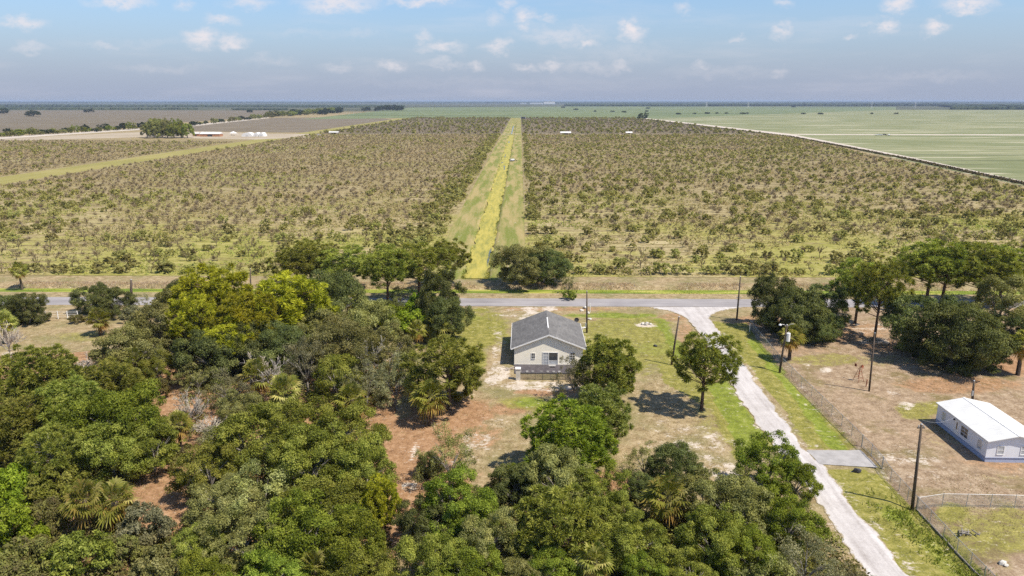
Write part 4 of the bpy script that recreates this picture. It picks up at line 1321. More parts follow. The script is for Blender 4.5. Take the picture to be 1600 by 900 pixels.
def shrink(me, k):      # thin out a leaf mesh for trees farther away: every k-th leaf, made larger
    n = len(me.vertices)
    V = np.zeros(n * 3, np.float32); me.vertices.foreach_get('co', V); V = V.reshape(-1, 4, 3)
    q = np.zeros(len(me.polygons), np.float32); me.attributes['rnd'].data.foreach_get('value', q)
    V = V[::k]; q = q[::k]
    c = V.mean(1, keepdims=True)
    return c + (V - c) * math.sqrt(k) * .95, q


far_lod = {k: [shrink(m, k * 2) for m, _ in OF['citrus']] for k in (2, 6, 16)}
rng = np.random.default_rng(17)


def twig_cloud(rng, n, wd):
    """a bare tree from afar: thin upright quads fanning out of a short trunk"""
    ph = rng.uniform(0, 6.28, n); el = rng.uniform(.2, 1.35, n)
    d = np.stack([np.cos(ph) * np.cos(el), np.sin(ph) * np.cos(el), np.sin(el)], 1)
    s = rng.uniform(0, .9, n)[:, None]
    b = np.array([0, 0, .6]) + d * s * 1.2
    e = b + unit(d + rng.normal(size=(n, 3)) * .4) * rng.uniform(.5, 1.0, n)[:, None]
    side = unit(np.cross(d, rng.normal(size=(n, 3)))) * wd
    return np.stack([b - side, b + side, e + side * .5, e - side * .5], 1)


twigs_lod = {2: [twig_cloud(np.random.default_rng(s), 130, .05) for s in range(4)], 6: [twig_cloud(np.random.default_rng(s), 55, .11) for s in range(4)],
             16: [twig_cloud(np.random.default_rng(s), 20, .24) for s in range(4)]}
spots = []
rx0, rx1 = RB1[0], RB2[0]


def right_limit(Y):
    return np.interp(Y, [RB2[1], RB1[1], RB0[1]], [RB2[0], RB1[0], RB0[0]])


def clump(x, y, c, s): return smooth_noise(np.array([x]), np.array([y]), c, s)[0]


yf = ORCH_Y0 + 3.0
row_i = 0
while yf < MID_Y - 8:
    lo, hi = -.80 * yf, min(.80 * yf, 330)
    xv = np.arange(lo, hi, 3.5)
    xv = xv + rng.uniform(-1.7, 1.7, len(xv))
    for xf in xv:
        if CANX0 - 2 < xf < CANX1 + 2 or LANE_L - 3 < xf < LANE_R + 3: continue
        X_, Y_ = fw(xf, yf + rng.uniform(-1.3, 1.3) * min(1, .15 + row_i / 14))
        if xf < LANE_L and yf > 745 + .12 * (LANE_L - xf): continue
        if X_ > right_limit(Y_) - 4: continue
        near_c = max(0, 1 - (CANX0 - xf) / 22) if xf < CANX0 else max(0, 1 - (xf - CANX1) / 8)
        d_ = clump(X_, Y_, 26, 31) * .6 + clump(X_, Y_, 9, 32) * .4
        g_ = clump(X_, Y_, 60, 33) * .6 + clump(X_, Y_, 15, 34) * .4
        farn = min(1, max(0, (yf - 190) / 260))
        leftside = 1 if xf < CANX0 else 0
        pres = (.46 if row_i > 3 else (.48 if row_i else .8)) + .36 * farn + .08 * leftside + (d_ - .5) * 1.1 + near_c * .4
        if rng.random() > pres: continue
        pg = .60 - .34 * farn + (g_ - .5) * (1.5 - .8 * farn) + near_c * 1.2 - (.20 * leftside if row_i else -.3)
        green_ = rng.random() < pg
        sc_ = rng.uniform(.62, 1.28) * (.96 - .26 * farn) * (1.12 if near_c > .4 else 1)
        spots.append((X_, Y_, sc_, green_, leftside))
    yf += 7.6 if row_i % 2 else 6.0
    row_i += 1
print('orchard trees', len(spots))
# the three hundred that show largest become objects of their own
vis = []
for i, (x, y, s, g, L) in enumerate(spots):
    px, py = px_of(x, y, 1.0)
    if 2 < px < 1598 and y < 320:
        hid = (430 < px < 725 and py > 388) or (1310 < px and py > 405) or (778 < px < 905 and py > 385) or (1190 < px < 1225 and py > 425)
        if not hid: vis.append((y / s, i))
vis.sort()
solo = set(i for _, i in vis[:296])
LAB = {(True, 1): ('leafy green grove tree in the rows left of the canal', 'leafy grove trees left of the canal'),
       (True, 0): ('leafy green grove tree in the rows right of the canal', 'leafy grove trees right of the canal'),
       (False, 1): ('bare brown grove tree in the rows left of the canal', 'bare grove trees left of the canal'),
       (False, 0): ('bare brown grove tree in the rows right of the canal', 'bare grove trees right of the canal')}
VL, QL, VT, QT = [], [], [], []
for i, (x, y, s, g, L) in enumerate(spots):
    rz = rng.uniform(0, 6.28)
    if i in solo:
        lab, grp = LAB[(g, L)]
        crown, trunk = OF['citrus' if g else 'bare'][int(rng.integers(4))]
        o = empty('grove_tree', (x, y, .05), rz, (s, s, s * rng.uniform(.85, 1.15)))
        tag(o, lab, 'grove tree', grp)
        link('crown', crown, M['citrus'] if g else M['twig'], o)
        link('trunk', trunk, M['bark'] if g else M['twig'], o)
        continue
    k = 2 if y < 300 else (6 if y < 520 else 16)
    if g:
        tv, q = far_lod[k][int(rng.integers(4))]
    else:
        tv = twigs_lod[k][int(rng.integers(4))]; q = None
    c_, s_ = math.cos(rz), math.sin(rz)
    P_ = tv.reshape(-1, 3)
    W_ = np.stack([(P_[:, 0] * c_ - P_[:, 1] * s_) * s + x, (P_[:, 0] * s_ + P_[:, 1] * c_) * s + y, P_[:, 2] * s + .05], 1)
    if g:
        VL.append(W_); QL.append(np.clip(q + rng.uniform(-.25, .15), 0, 1))
    else:
        VT.append(W_); QT.append(np.clip(rng.random(len(tv)) * .6 + rng.uniform(0, .4), 0, 1))
# the grove behind the farm track, still farther off
yf = MID_Y + 12
while yf < BACK_Y - 4:
    xv = np.arange(LANE_R + 4, 330, 8.0) + rng.uniform(-3, 3)
    for xf in xv:
        if CANX0 - 2 < xf < CANX1 + 2 or abs(xf) > .8 * yf: continue
        X_, Y_ = fw(xf, yf)
        if X_ > right_limit(Y_) - 6 or rng.random() < .3: continue
        s = rng.uniform(.9, 1.6)
        g = rng.random() < .35
        tv, q = far_lod[16][int(rng.integers(4))] if g else (twigs_lod[16][int(rng.integers(4))], None)
        W_ = tv.reshape(-1, 3) * s + np.array([X_, Y_, .05])
        if g: VL.append(W_); QL.append(np.clip(q - .15, 0, 1))
        else: VT.append(W_); QT.append(rng.random(len(tv)) * .7)
    yf += 14
V = np.concatenate(VL); tag(link('leafy_grove_rows', np_mesh('leafy_grove_rows', V, np.arange(len(V)).reshape(-1, 4), {'rnd': np.concatenate(QL)}), M['citrus']), 'mass of leafy grove trees in the far rows', 'grove', kind='stuff')
V = np.concatenate(VT); tag(link('bare_grove_rows', np_mesh('bare_grove_rows', V, np.arange(len(V)).reshape(-1, 4), {'rnd': np.concatenate(QT)}), M['twig']), 'mass of bare brown grove trees in the far rows', 'grove', kind='stuff')

# low scrub and weeds between the trees
r = np.random.default_rng(23)
n = 150000
yy = ORCH_Y0 + 1 + (MID_Y - 10 - ORCH_Y0) * r.random(n) ** 1.7
xf = (r.random(n) * 2 - 1) * np.minimum(.8 * yy, 600)
X_, Y_ = fw(xf, yy)
ok = ~((xf > CANX0 - 1) & (xf < CANX1 + 1)) & ~((xf > LANE_L - 2) & (xf < LANE_R + 2)) & (X_ < right_limit(Y_) - 3) & ~((xf < LANE_L) & (yy > 745))
ok &= (smooth_noise(X_, Y_, 11, 91) * .6 + smooth_noise(X_, Y_, 3, 92) * .4) > .40
ok &= r.random(n) < np.interp(yy, [172, 270], [.14, 1.0])
X_, Y_, yy = X_[ok], Y_[ok], yy[ok]
n = len(X_)
big = 1 + yy / 260
per = 3
P_ = np.repeat(np.stack([X_, Y_, np.full(n, .07)], 1), per, 0) + np.stack([r.normal(0, .28, n * per), r.normal(0, .28, n * per), r.random(n * per) * .35], 1) * np.repeat(big, per)[:, None] ** .5
N_ = unit(r.normal(size=(n * per, 3)) + np.array([0, -.2, .6]))
V, F = leaf_quads(P_, N_, np.repeat(.20 * big ** .8, per), np.repeat(.12 * big ** .8, per), r)
tone = np.clip(smooth_noise(X_, Y_, 40, 93) * .9 + r.normal(0, .16, n) + .22 * np.clip((320 - yy) / 130, -.6, 1), 0, 1)
M['grove_scrub'] = leaf_mat('grove_scrub', [C(.33, .25, .16), C(.31, .255, .14), C(.30, .285, .105), C(.31, .335, .085)], .35)
tag(link('grove_scrub', np_mesh('grove_scrub', V, F, {'rnd': np.repeat(tone, per)}), M['grove_scrub']), 'low brown and green scrub between the grove trees', 'scrub', kind='stuff')

# weeds and dry reeds on the ditch banks
def tufts(name, mat, pts, h, lean, per, wd, label, seed):
    r = np.random.default_rng(seed)
    P = np.repeat(pts, per, 0)
    n = len(P)
    P = P + np.stack([r.normal(0, .35, n), r.normal(0, .35, n), np.zeros(n)], 1)
    d = unit(np.stack([r.normal(0, lean, n), r.normal(0, lean, n), np.ones(n)], 1))
    L = (h * r.uniform(.5, 1.2, n))[:, None]
    s = unit(np.cross(d, r.normal(size=(n, 3)))) * wd
    V = np.stack([P - s, P + s, P + d * L + s * .3, P + d * L - s * .3], 1).reshape(-1, 3)
    o = link(name, np_mesh(name, V, np.arange(4 * n).reshape(-1, 4), {'rnd': r.random(n)}), mat)
    tag(o, label, name.replace('_', ' '), kind='stuff')


M['reed'] = leaf_mat('dry_reed', [C(.40, .30, .225), C(.55, .44, .345), C(.68, .575, .47)], .45)
M['weed'] = leaf_mat('green_weed', [C(.14, .155, .035), C(.20, .25, .04), C(.29, .33, .065)], .35)
r = np.random.default_rng(9)
yA, yB = ff(1000, 448)[1], ff(1000, 443)[1]
n = 4200
xf = r.uniform(-150, 150, n); yy = r.uniform(yA, yB, n)
keep = (smooth_noise(xf, yy, 7, 51) > .28) & ~((xf > CANX0 + 6) & (xf < CANX1 - 4) & (r.random(n) < .7))
X_, Y_ = fw(xf[keep], yy[keep])
tufts('dry_reeds', M['reed'], np.stack([X_, Y_, ground_z(X_, Y_) - .05], 1), .50, .6, 6, .05, 'pinkish dry reeds lining the far bank of the roadside ditch', 1)
yA, yB = ff(1000, 457)[1], ff(1000, 449)[1]
n = 3600
xf = r.uniform(-150, 150, n); yy = r.uniform(yA, yB, n)
keep = (smooth_noise(xf, yy, 9, 52) > np.where(xf > 10, .30, .50))
X_, Y_ = fw(xf[keep], yy[keep])
P1 = np.stack([X_, Y_, ground_z(X_, Y_) + .1], 1)
# weeds in the swale beside the drive
a, b = at(1390, 790), at(1560, 930)
f = r.random(210)
X_ = a[0] + (b[0] - a[0]) * f + r.normal(0, 1.3, 210); Y_ = a[1] + (b[1] - a[1]) * f + r.normal(0, 1.1, 210)
P2 = np.stack([X_, Y_, ground_z(X_, Y_)], 1)
tufts('green_weeds', M['weed'], np.concatenate([P1, P2]), .45, .6, 7, .05, 'bright green weeds growing in the ditches', 2)
n = 1500
yy = CAN_Y0 + (MID_Y - 20 - CAN_Y0) * r.random(n) ** 1.8
side_ = r.random(n) < .5
xf = np.where(side_, CANW0 - .4 - r.random(n) * 1.2, CANW1 + .4 + r.random(n) * 1.0)
kk_ = smooth_noise(xf * 0 + side_ * 50.0, yy, 6, 57) > .45
X_, Y_ = fw(xf[kk_], yy[kk_])
tufts('canal_weeds', M['weed'], np.stack([X_, Y_, np.full(len(X_), -.35)], 1), .30, .8, 5, .05, 'weeds along the canal banks', 4)
# scattered rank grass in the near lots
n = 26000
qx = r.uniform(0, 1600, n); qy = r.uniform(470, 900, n)
wx = np.array([at(a_, b_) for a_, b_ in zip(qx, qy)])
kk = (smooth_noise(wx[:, 0], wx[:, 1], 4, 61) > .55)
gx = pip(qx, qy, [(1016, 482), (1165, 482), (1200, 600), (1440, 900), (1300, 900), (1090, 540)]) | pip(qx, qy, [(795, 480), (915, 480), (930, 600), (780, 600)]) | pip(qx, qy, [(1255, 700), (1350, 700), (1380, 735), (1280, 735)]) | (qy < 482) | pip(qx, qy, [(1440, 620), (1600, 640), (1600, 730), (1440, 730)])
sel = kk & ~gx
M['dry_grass'] = leaf_mat('dry_grass', [C(.19, .14, .07), C(.27, .22, .10), C(.24, .25, .07)], .1)
tufts('rough_grass', M['dry_grass'], np.stack([wx[sel, 0], wx[sel, 1], ground_z(wx[sel, 0], wx[sel, 1]) - .02], 1), .20, .8, 4, .022, 'rough dry grass tufts over the house lot and dirt lot', 3)
# ---------------------------------------------------------------- the cream house
def siding(name, a, b, pitch=.2, axis='Z'):
    t = NT(name)
    co = t.objco()
    wv = t.n('ShaderNodeTexWave'); wv.bands_direction = axis; wv.wave_profile = 'SAW'
    wv.inputs['Scale'].default_value = 0.31416 / pitch; wv.inputs['Distortion'].default_value = 0
    t.set(wv.inputs['Vector'], co)
    n = t.noise(co, 1.1, 5, .6)
    n2 = t.noise(t.mapping(co, (6, 6, .6)), 1.0, 4, .6)
    k = t.math('ADD', t.math('MULTIPLY', n, .55), t.math('MULTIPLY', n2, .45))
    return t.diffuse(t.ramp(k, [(.3, a), (.7, b)]), normal=t.bump(wv.outputs['Fac'], .25, .02), rough=.75, spec=.2)


t = NT('stucco_cream')
co = t.objco(); n = t.noise(co, .9, 5, .6); n2 = t.noise(co, 14, 3, .6)
M['cream'] = t.diffuse(t.ramp(n, [(.3, C(.90, .84, .71)), (.7, C(.94, .89, .77))]), rough=.95)
t = NT('grey_shingles')
co = t.objco()
br = t.n('ShaderNodeTexBrick'); t.set(br.inputs['Vector'], t.mapping(co, (1, 1, 1), (0, 0, R(90))))
br.inputs['Scale'].default_value = 1.0; br.inputs['Brick Width'].default_value = .9; br.inputs['Row Height'].default_value = .28; br.inputs['Mortar Size'].default_value = .012
br.inputs['Color1'].default_value = C(.140, .136, .136); br.inputs['Color2'].default_value = C(.180, .174, .172); br.inputs['Mortar'].default_value = C(.115, .112, .113)
n = t.noise(co, .5, 5, .65)
M['shingle'] = t.diffuse(t.mix(1.0, br.outputs['Color'], t.ramp(n, [(.3, C(.8, .8, .8)), (.7, C(1.2, 1.2, 1.18))]), 'MULTIPLY'), rough=.95)

hx0, hy0 = 5.83, 108.8
HW, HD, EZ, AZ = 5.47, 12.9, 2.94, 5.29
house = empty('cream_house', (hx0, hy0, 0), R(-0.9))
tag(house, 'cream stucco house with a grey shingle gable roof and back patio', 'house')
sl = (AZ - EZ) / 6.0
MB().prism([(-HW, -.1), (HW, -.1), (HW, EZ + .53 * sl - .17), (0, AZ - .17), (-HW, EZ + .53 * sl - .17)], 0, HD).build('wall', M['cream'], house)
for s in (-1, 1):
    prof = [(0, AZ), (s * 6.0, EZ), (s * 6.0, EZ - .14), (0, AZ - .14)]
    if s > 0: prof = prof[::-1]
    MB().prism(prof, -.40, HD + .45).build('roof', M['shingle'], house)
    pr = [(0, AZ + .02), (s * 6.02, EZ + .02), (s * 6.02, EZ - .2), (0, AZ - .2)]
    if s > 0: pr = pr[::-1]
    MB().prism(pr, -.45, -.403).build('bargeboard', M['white'], house)
    MB().box(min(s * 6.003, s * 6.06), max(s * 6.003, s * 6.06), -.40, HD + .45, EZ - .17, EZ + .01).build('gutter', M['white'], house)
MB().box(-.09, .09, 3.2, 9.0, AZ + .0, AZ + .045).build('ridge_cap', M['white'], house)
MB().box(-HW - .08, HW + .08, -.09, HD + .05, -.2, .22).build('foundation', M['concrete'], house)


def window(parent, x0, x1, z0, z1, y, glass, bars=(1, 1), name='window', fm=None):
    """a framed window in a wall that faces -y"""
    f = MB()
    fw_ = .07
    f.box(x0 - fw_, x1 + fw_, y - .05, y + .03, z1, z1 + fw_).box(x0 - fw_, x1 + fw_, y - .07, y + .03, z0 - fw_, z0)
    f.box(x0 - fw_, x0, y - .05, y + .03, z0, z1).box(x1, x1 + fw_, y - .05, y + .03, z0, z1)
    for i in range(1, bars[0] + 1):
        x = x0 + (x1 - x0) * i / (bars[0] + 1); f.box(x - .02, x + .02, y - .035, y + .02, z0, z1)
    for i in range(1, bars[1] + 1):
        z = z0 + (z1 - z0) * i / (bars[1] + 1); f.box(x0, x1, y - .037, y + .02, z - .02, z + .02)
    o = f.build(name, fm or M['white'], parent)
    MB().box(x0, x1, y - .012, y + .02, z0, z1).build('pane', glass, o)
    return o


wx = lambda px: (px - 857.0) * 10.94 / 107.0          # photo column on the front wall to metres
window(house, wx(830.5), wx(835.5), 1.15, 2.05, 0, M['glass'], (1, 1))
window(house, wx(890.5), wx(897.5), .95, 2.15, 0, M['glass'], (1, 2))
dr = MB()
a_, m_, b_ = wx(848.5), wx(857), wx(871)
dr.box(a_ - .09, b_ + .09, -.06, .03, 2.16, 2.26).box(a_ - .09, a_, -.06, .03, .22, 2.16).box(b_, b_ + .09, -.06, .03, .22, 2.16).box(m_ - .05, m_ + .05, -.06, .03, .22, 2.16)
for k in (1, 2, 3): dr.box(a_, m_ - .05, -.03, .02, .22 + k * .49 - .02, .22 + k * .49 + .02)
dr.box((a_ + m_) / 2 - .03, (a_ + m_) / 2 + .01, -.033, .02, .22, 2.16)
dr.box(m_ + .05, b_, -.03, .02, .80, .86)
door = dr.build('sliding_door', M['white'], house)
MB().box(a_, m_ - .05, -.012, .02, .22, 2.16).build('pane', M['glass_pale'], door)
MB().box(m_ + .05, b_, -.012, .02, .86, 2.16).build('pane', M['glass'], door)
MB().box(m_ + .05, b_, -.013, .02, .22, .80).build('pane', M['glass_pale'], door)
MB().box(wx(857), wx(868), -.75, -.10, -.05, .20).box(wx(858), wx(867), -1.1, -.75, -.05, .10).build('door_step', M['concrete'], house)
# vent on the roof slope
MB().tube([(2.1, 6.3, EZ + (6 - 2.1) * sl - .1), (2.1, 6.3, EZ + (6 - 2.1) * sl + .35)], .06, 8).build('vent_pipe', M['galv'], house)

# satellite dish at the back corner of the roof
dish = empty('satellite_dish', fw(0, 0) + (0,), 0)
dish.location = (hx0 + 5.55, hy0 + HD + .25, EZ + .1)
tag(dish, 'small dark satellite dish on the rear roof corner of the cream house', 'dish')
mb = MB()
ringp = []
for k in range(13):
    an = 2 * math.pi * k / 12
    ringp.append((math.cos(an), math.sin(an)))
vs = [(0, .1, .55)]
for rr, dy in ((.22, .07), (.42, 0.0)):
    for k in range(12): vs.append((ringp[k][0] * rr, dy, .55 + ringp[k][1] * rr))
fs = [(0, 1 + k, 1 + (k + 1) % 12) for k in range(12)] + [(1 + k, 13 + k, 13 + (k + 1) % 12, 1 + (k + 1) % 12) for k in range(12)]
mb.add(vs, fs); mb.build('reflector', M['dark'], dish, True)
MB().tube([(0, .1, .55), (0, .25, .3), (0, .2, 0)], .03, 6).build('mast', M['galv'], dish)
MB().tube([(0, 0, .2), (0, -.45, .45)], .018, 5).build('feed_arm', M['galv'], dish)

# patio slab with a low mesh fence and one white pillar
t = NT('dark_patio')
co = t.objco(); n = t.noise(co, .8, 5, .65); n2 = t.noise(co, 6, 4, .6)
M['patio'] = t.diffuse(t.ramp(t.math('ADD', t.math('MULTIPLY', n, .6), t.math('MULTIPLY', n2, .4)), [(.3, C(.055, .050, .056)), (.7, C(.135, .12, .127))]))
pt = empty('patio_slab', (hx0, hy0, 0), R(-0.9))
tag(pt, 'dark weathered patio slab behind the cream house', 'patio')
MB().box(wx(804), wx(902), -3.6, -.1, -.15, .10).build('slab', M['patio'], pt)
MB().box(wx(804), wx(902), -3.72, -3.602, -.15, .16).build('edge_kerb', M['dark'], pt)
blk = MB()
rb = random.Random(4)
for k in range(9):
    x = wx(812) + k * 1.02 + rb.uniform(-.2, .2)
    blk.box(x, x + .38, -3.35 + rb.uniform(-.1, .1), -3.12, .10, .30)
blk.build('block_course', M['concrete'], pt)
M['screen'] = plain('black_screen', C(.035, .032, .036), .8, .1, .25)
lf = empty('low_mesh_fence', (hx0, hy0, 0), R(-0.9))
tag(lf, 'low dark wire fence round the patio of the cream house', 'fence')
fy = -6.05
for k in range(9):
    x = wx(813) + k * (wx(902) - wx(813)) / 8
    MB().tube([(x, fy, -.1), (x, fy, 1.05)], .028, 5).build('post', M['dark'], lf)
mm = MB()
x0_, x1_ = wx(813), wx(902)
for k in range(9): mm.box(x0_, x1_, fy - .006, fy + .006, .1 + k * .115, .135 + k * .115)
k = x0_
while k < x1_:
    mm.box(k, k + .03, fy - .012, fy - .0065, .08, 1.03); k += .14
mm.build('wire_mesh', M['dark'], lf)
MB().tube([(x0_, fy, 1.05), (x1_, fy, 1.05)], .022, 5).build('top_rail', M['dark'], lf)
for xx in (x0_, x1_): MB().tube([(xx, fy, 1.04), (xx, -3.7, 1.04)], .022, 5).build('side_rail', M['dark'], lf)
pil = empty('white_pillar', (hx0 + wx(809), hy0 - 6.0, 0), R(-.9))
tag(pil, 'square white masonry pillar at the patio fence corner', 'pillar')
MB().box(-.34, .34, -.3, .3, -.2, 1.75).build('shaft', M['stone'], pil)
MB().box(-.42, .42, -.38, .38, 1.752, 1.9).build('cap', M['white'], pil)
# loose boards and a dark floor mat area before the slab
lum = MB()
for k, (x, y, a, L) in enumerate(((798, 578, .3, 2.0), (790, 584, .9, 1.5), (795, 574, -.2, 1.2))):
    pass
wood = plain('grey_lumber', C(.40, .34, .29), .9, .1, .25)
lp = MB()
for k, (a, L, dz) in enumerate(((.3, 2.2, .05), (1.1, 1.6, .10), (-.4, 1.4, .14), (.8, 1.9, .18))):
    c_, s_ = math.cos(a) * L / 2, math.sin(a) * L / 2
    lp.tube([(-c_, -s_, dz), (c_, s_, dz + .02)], .07, 4)
o = lp.build('board_pile', wood); X_, Y_ = at(797, 577); o.location = (X_, Y_, 0)
tag(o, 'loose reddish boards thrown down beside the house corner', 'boards')

# ---------------------------------------------------------------- the white manufactured home
M['lap'] = siding('pale_lap_siding', C(.70, .715, .77), C(.79, .80, .845), .2)
M['skirt'] = siding('blue_grey_skirting', C(.34, .39, .53), C(.42, .47, .62), .25, 'X')
t = NT('white_metal_roof')
co = t.objco()
wv = t.n('ShaderNodeTexWave'); wv.bands_direction = 'Y'; wv.inputs['Scale'].default_value = .31416 / .5; t.set(wv.inputs['Vector'], co)
n = t.noise(co, .7, 5, .6)
M['white_roof'] = t.diffuse(t.ramp(n, [(.3, C(.58, .58, .565)), (.7, C(.68, .675, .66))]), normal=t.bump(wv.outputs['Fac'], .3, .03), rough=.45, spec=.4)
mx0, my0 = 55.35, 76.9
home = empty('manufactured_home', (mx0, my0, 0), R(-1.7))
tag(home, 'white manufactured home with a white metal roof and blue skirting', 'mobile home')
W_, D_, E_, A_ = 6.5, 10.75, 2.80, 3.50
MB().prism([(0, .56), (W_, .56), (W_, E_ - .08), (W_ / 2, A_ - .09), (0, E_ - .08)], 0, D_).build('wall', M['lap'], home)
MB().box(.04, W_ - .04, .04, D_ - .04, -.1, .555).build('skirting', M['skirt'], home)
MB().box(-.03, W_ + .03, -.03, D_ + .03, .54, .60).build('trim_band', plain('blue_trim', C(.22, .26, .40), .6, .3, .1), home)
for s in (-1, 1):
    xe = -.2 if s < 0 else W_ + .2
    prof = [(W_ / 2, A_ + .02), (xe, E_ - .02), (xe, E_ - .1), (W_ / 2, A_ - .06)]
    if s > 0: prof = prof[::-1]
    MB().prism(prof, -.38, D_ + .2).build('roof', M['white_roof'], home)
MB().box(W_ / 2 - .12, W_ / 2 + .12, -.385, D_ + .205, A_ - .02, A_ + .05).build('ridge_cap', M['white'], home)
window(home, 1.25, 1.95, 1.05, 2.05, 0, M['glass_pale'], (0, 1))
window(home, 3.95, 4.65, 1.05, 2.05, 0, M['glass_pale'], (0, 1))
window(home, 5.3, 5.95, 1.05, 2.05, 0, M['glass_pale'], (0, 1))


def side_window(parent, ya, yb, z0, z1, glass, bars, name='window'):
    """a framed window in the long wall that faces -x"""
    f = MB(); k = .07
    f.box(-.05, .03, ya - k, yb + k, z1, z1 + k).box(-.06, .03, ya - k, yb + k, z0 - k, z0).box(-.05, .03, ya - k, ya, z0, z1).box(-.05, .03, yb, yb + k, z0, z1)
    for i in range(1, bars[0] + 1):
        y = ya + (yb - ya) * i / (bars[0] + 1); f.box(-.035, .02, y - .02, y + .02, z0, z1)
    for i in range(1, bars[1] + 1):
        z = z0 + (z1 - z0) * i / (bars[1] + 1); f.box(-.037, .02, ya, yb, z - .02, z + .02)
    o = f.build(name, M['white'], parent)
    MB().box(-.012, .02, ya, yb, z0, z1).build('pane', glass, o)


side_window(home, .95, 1.75, 1.05, 2.15, M['glass_pale'], (0, 1))
side_window(home, 3.8, 5.2, 1.05, 2.25, M['glass'], (1, 2))
side_window(home, 8.7, 9.5, 1.05, 2.15, M['glass_pale'], (0, 1))
f = MB(); f.box(-.05, .03, 5.65, 5.72, .6, 2.5).box(-.05, .03, 6.55, 6.62, .6, 2.5).box(-.05, .03, 5.72, 6.55, 2.43, 2.5).box(-.03, .02, 5.72, 6.55, .6, 2.43)
d = f.build('door', M['white'], home)
MB().box(-.042, -.02, 6.02, 6.26, 1.25, 2.2).build('door_glass', M['glass'], d)
MB().tube([(-.03, 5.82, 1.45), (-.09, 5.82, 1.45)], .03, 6).build('handle', M['galv'], d)
MB().box(-.18, -.01, 6.70, 6.82, 2.2, 2.4).build('porch_lamp', M['dark'], home)
MB().box(-1.3, -.03, 10.0, 10.7, 2.1, 2.16).build('side_awning', M['white'], home) if False else None
ax, ay = at(1600, 655)
ac = empty('air_conditioner', (mx0 + 7.6, my0 + 9.5, 0), R(-1.7))
# ---------------------------------------------------------------- utility poles
def pole(bx, by, tx, ty, label, r=.15, extra=()):
    X_, Y_ = at(bx, by)
    u, ry, rz_ = ray(tx, ty)
    h = CAM_H + rz_ * (Y_ / ry)
    dx = u * (Y_ / ry) - X_
    o = empty('utility_pole', (X_, Y_, gz(X_, Y_)))
    tag(o, label, 'utility pole', 'wooden utility poles')
    MB().tube([(0, 0, -.3), (dx * .5, 0, h * .5), (dx, 0, h)], [r * 1.15, r, r * .75], 8).build('shaft', M['pole'], o, True)
    MB().tube([(dx, 0, h + .003), (dx, 0, h + .1)], [r * .8, r * .3], 8).build('cap', M['galv'], o)
    if 'lamp' in extra:
        MB().tube([(dx, 0, h - .3), (dx - .5, -.1, h + .1), (dx - 1.1, -.1, h + .12)], .04, 6).build('lamp_arm', M['galv'], o)
        MB().tube([(dx - 1.1, -.1, h + .02), (dx - 1.1, -.1, h + .22)], [.24, .08], 8).build('lamp_head', M['white'], o)
        MB().tube([(dx, 0, h - .3), (dx + .5, -.1, h + .15), (dx + 1.0, -.1, h + .2)], .04, 6).build('lamp_arm', M['galv'], o)
    if 'can' in extra:
        MB().tube([(dx + .33, -.1, h - 2.6), (dx + .33, -.1, h - 1.3)], .30, 10).tube([(dx + .33, -.1, h - 1.297), (dx + .33, -.1, h - 1.05)], [.08, .03], 6).build('transformer', M['white'], o, False)
    if 'box' in extra:
        MB().box(dx * .2 - .35, dx * .2 - .12, -.25, -.02, 1.2, 1.9).build('meter_box', M['galv'], o)
    if 'arm' in extra:
        for z in (h * .47, h * .52):
            MB().box(dx * .5 - .5, dx * .5 + .5, -.06, .06, z - .04, z + .04).build('cross_bar', M['galv'], o)
    if 'ins' in extra:
        for k in (-.25, .25): MB().tube([(dx + k, 0, h - .35), (dx + k, 0, h - .12)], .06, 6).build('insulator', M['galv'], o)
        MB().box(dx - .4, dx + .4, -.05, .05, h - .45, h - .35).build('cross_arm', M['pole'], o)
    return (X_ + dx, Y_, h)


pa = pole(917, 520, 917, 455, 'utility pole on white rubble beside the cream house', extra=('box',))
pb_ = pole(1049, 570, 1061, 495, 'leaning pole on the lawn between house and lone pine')
pc = pole(1218, 580, 1230, 505, 'lamp pole with a white transformer by the chain link fence', extra=('lamp', 'can'))
pd = pole(1358, 611, 1367, 520, 'slim pole on the dirt lot next to the rusty windmill', .12)
pe = pole(1426, 791, 1441, 656, 'tall pole at the chain link corner nearest the gate', .15, ('ins',))
pf = pole(1151, 500, 1157, 432, 'pole between road and gravel drive with two cross bars', extra=('arm',))
pg = pole(1519, 630, 1522, 595, 'short pole standing right behind the white home', .16, ('box',))
ph = pole(392, 462, 391, 420, 'pole on the ditch bank behind the yellow pines')
pk = pole(205, 466, 205, 437, 'short dark pole across the road behind the clearing oaks', .25)


def wire(a, b, sag, label):
    pts = []
    for k in range(13):
        f = k / 12
        pts.append((a[0] + (b[0] - a[0]) * f, a[1] + (b[1] - a[1]) * f, a[2] + (b[2] - a[2]) * f - sag * 4 * f * (1 - f)))
    o = MB().tube(pts, .011, 4).build('service_wire', M['galv'])
    tag(o, label, 'wire')


ca, sa_ = math.cos(R(-1.7)), math.sin(R(-1.7))
wire(pe, (mx0 + 0.0, my0 + 6.5, 2.75), .5, 'service wire from the tall corner pole to the white home')

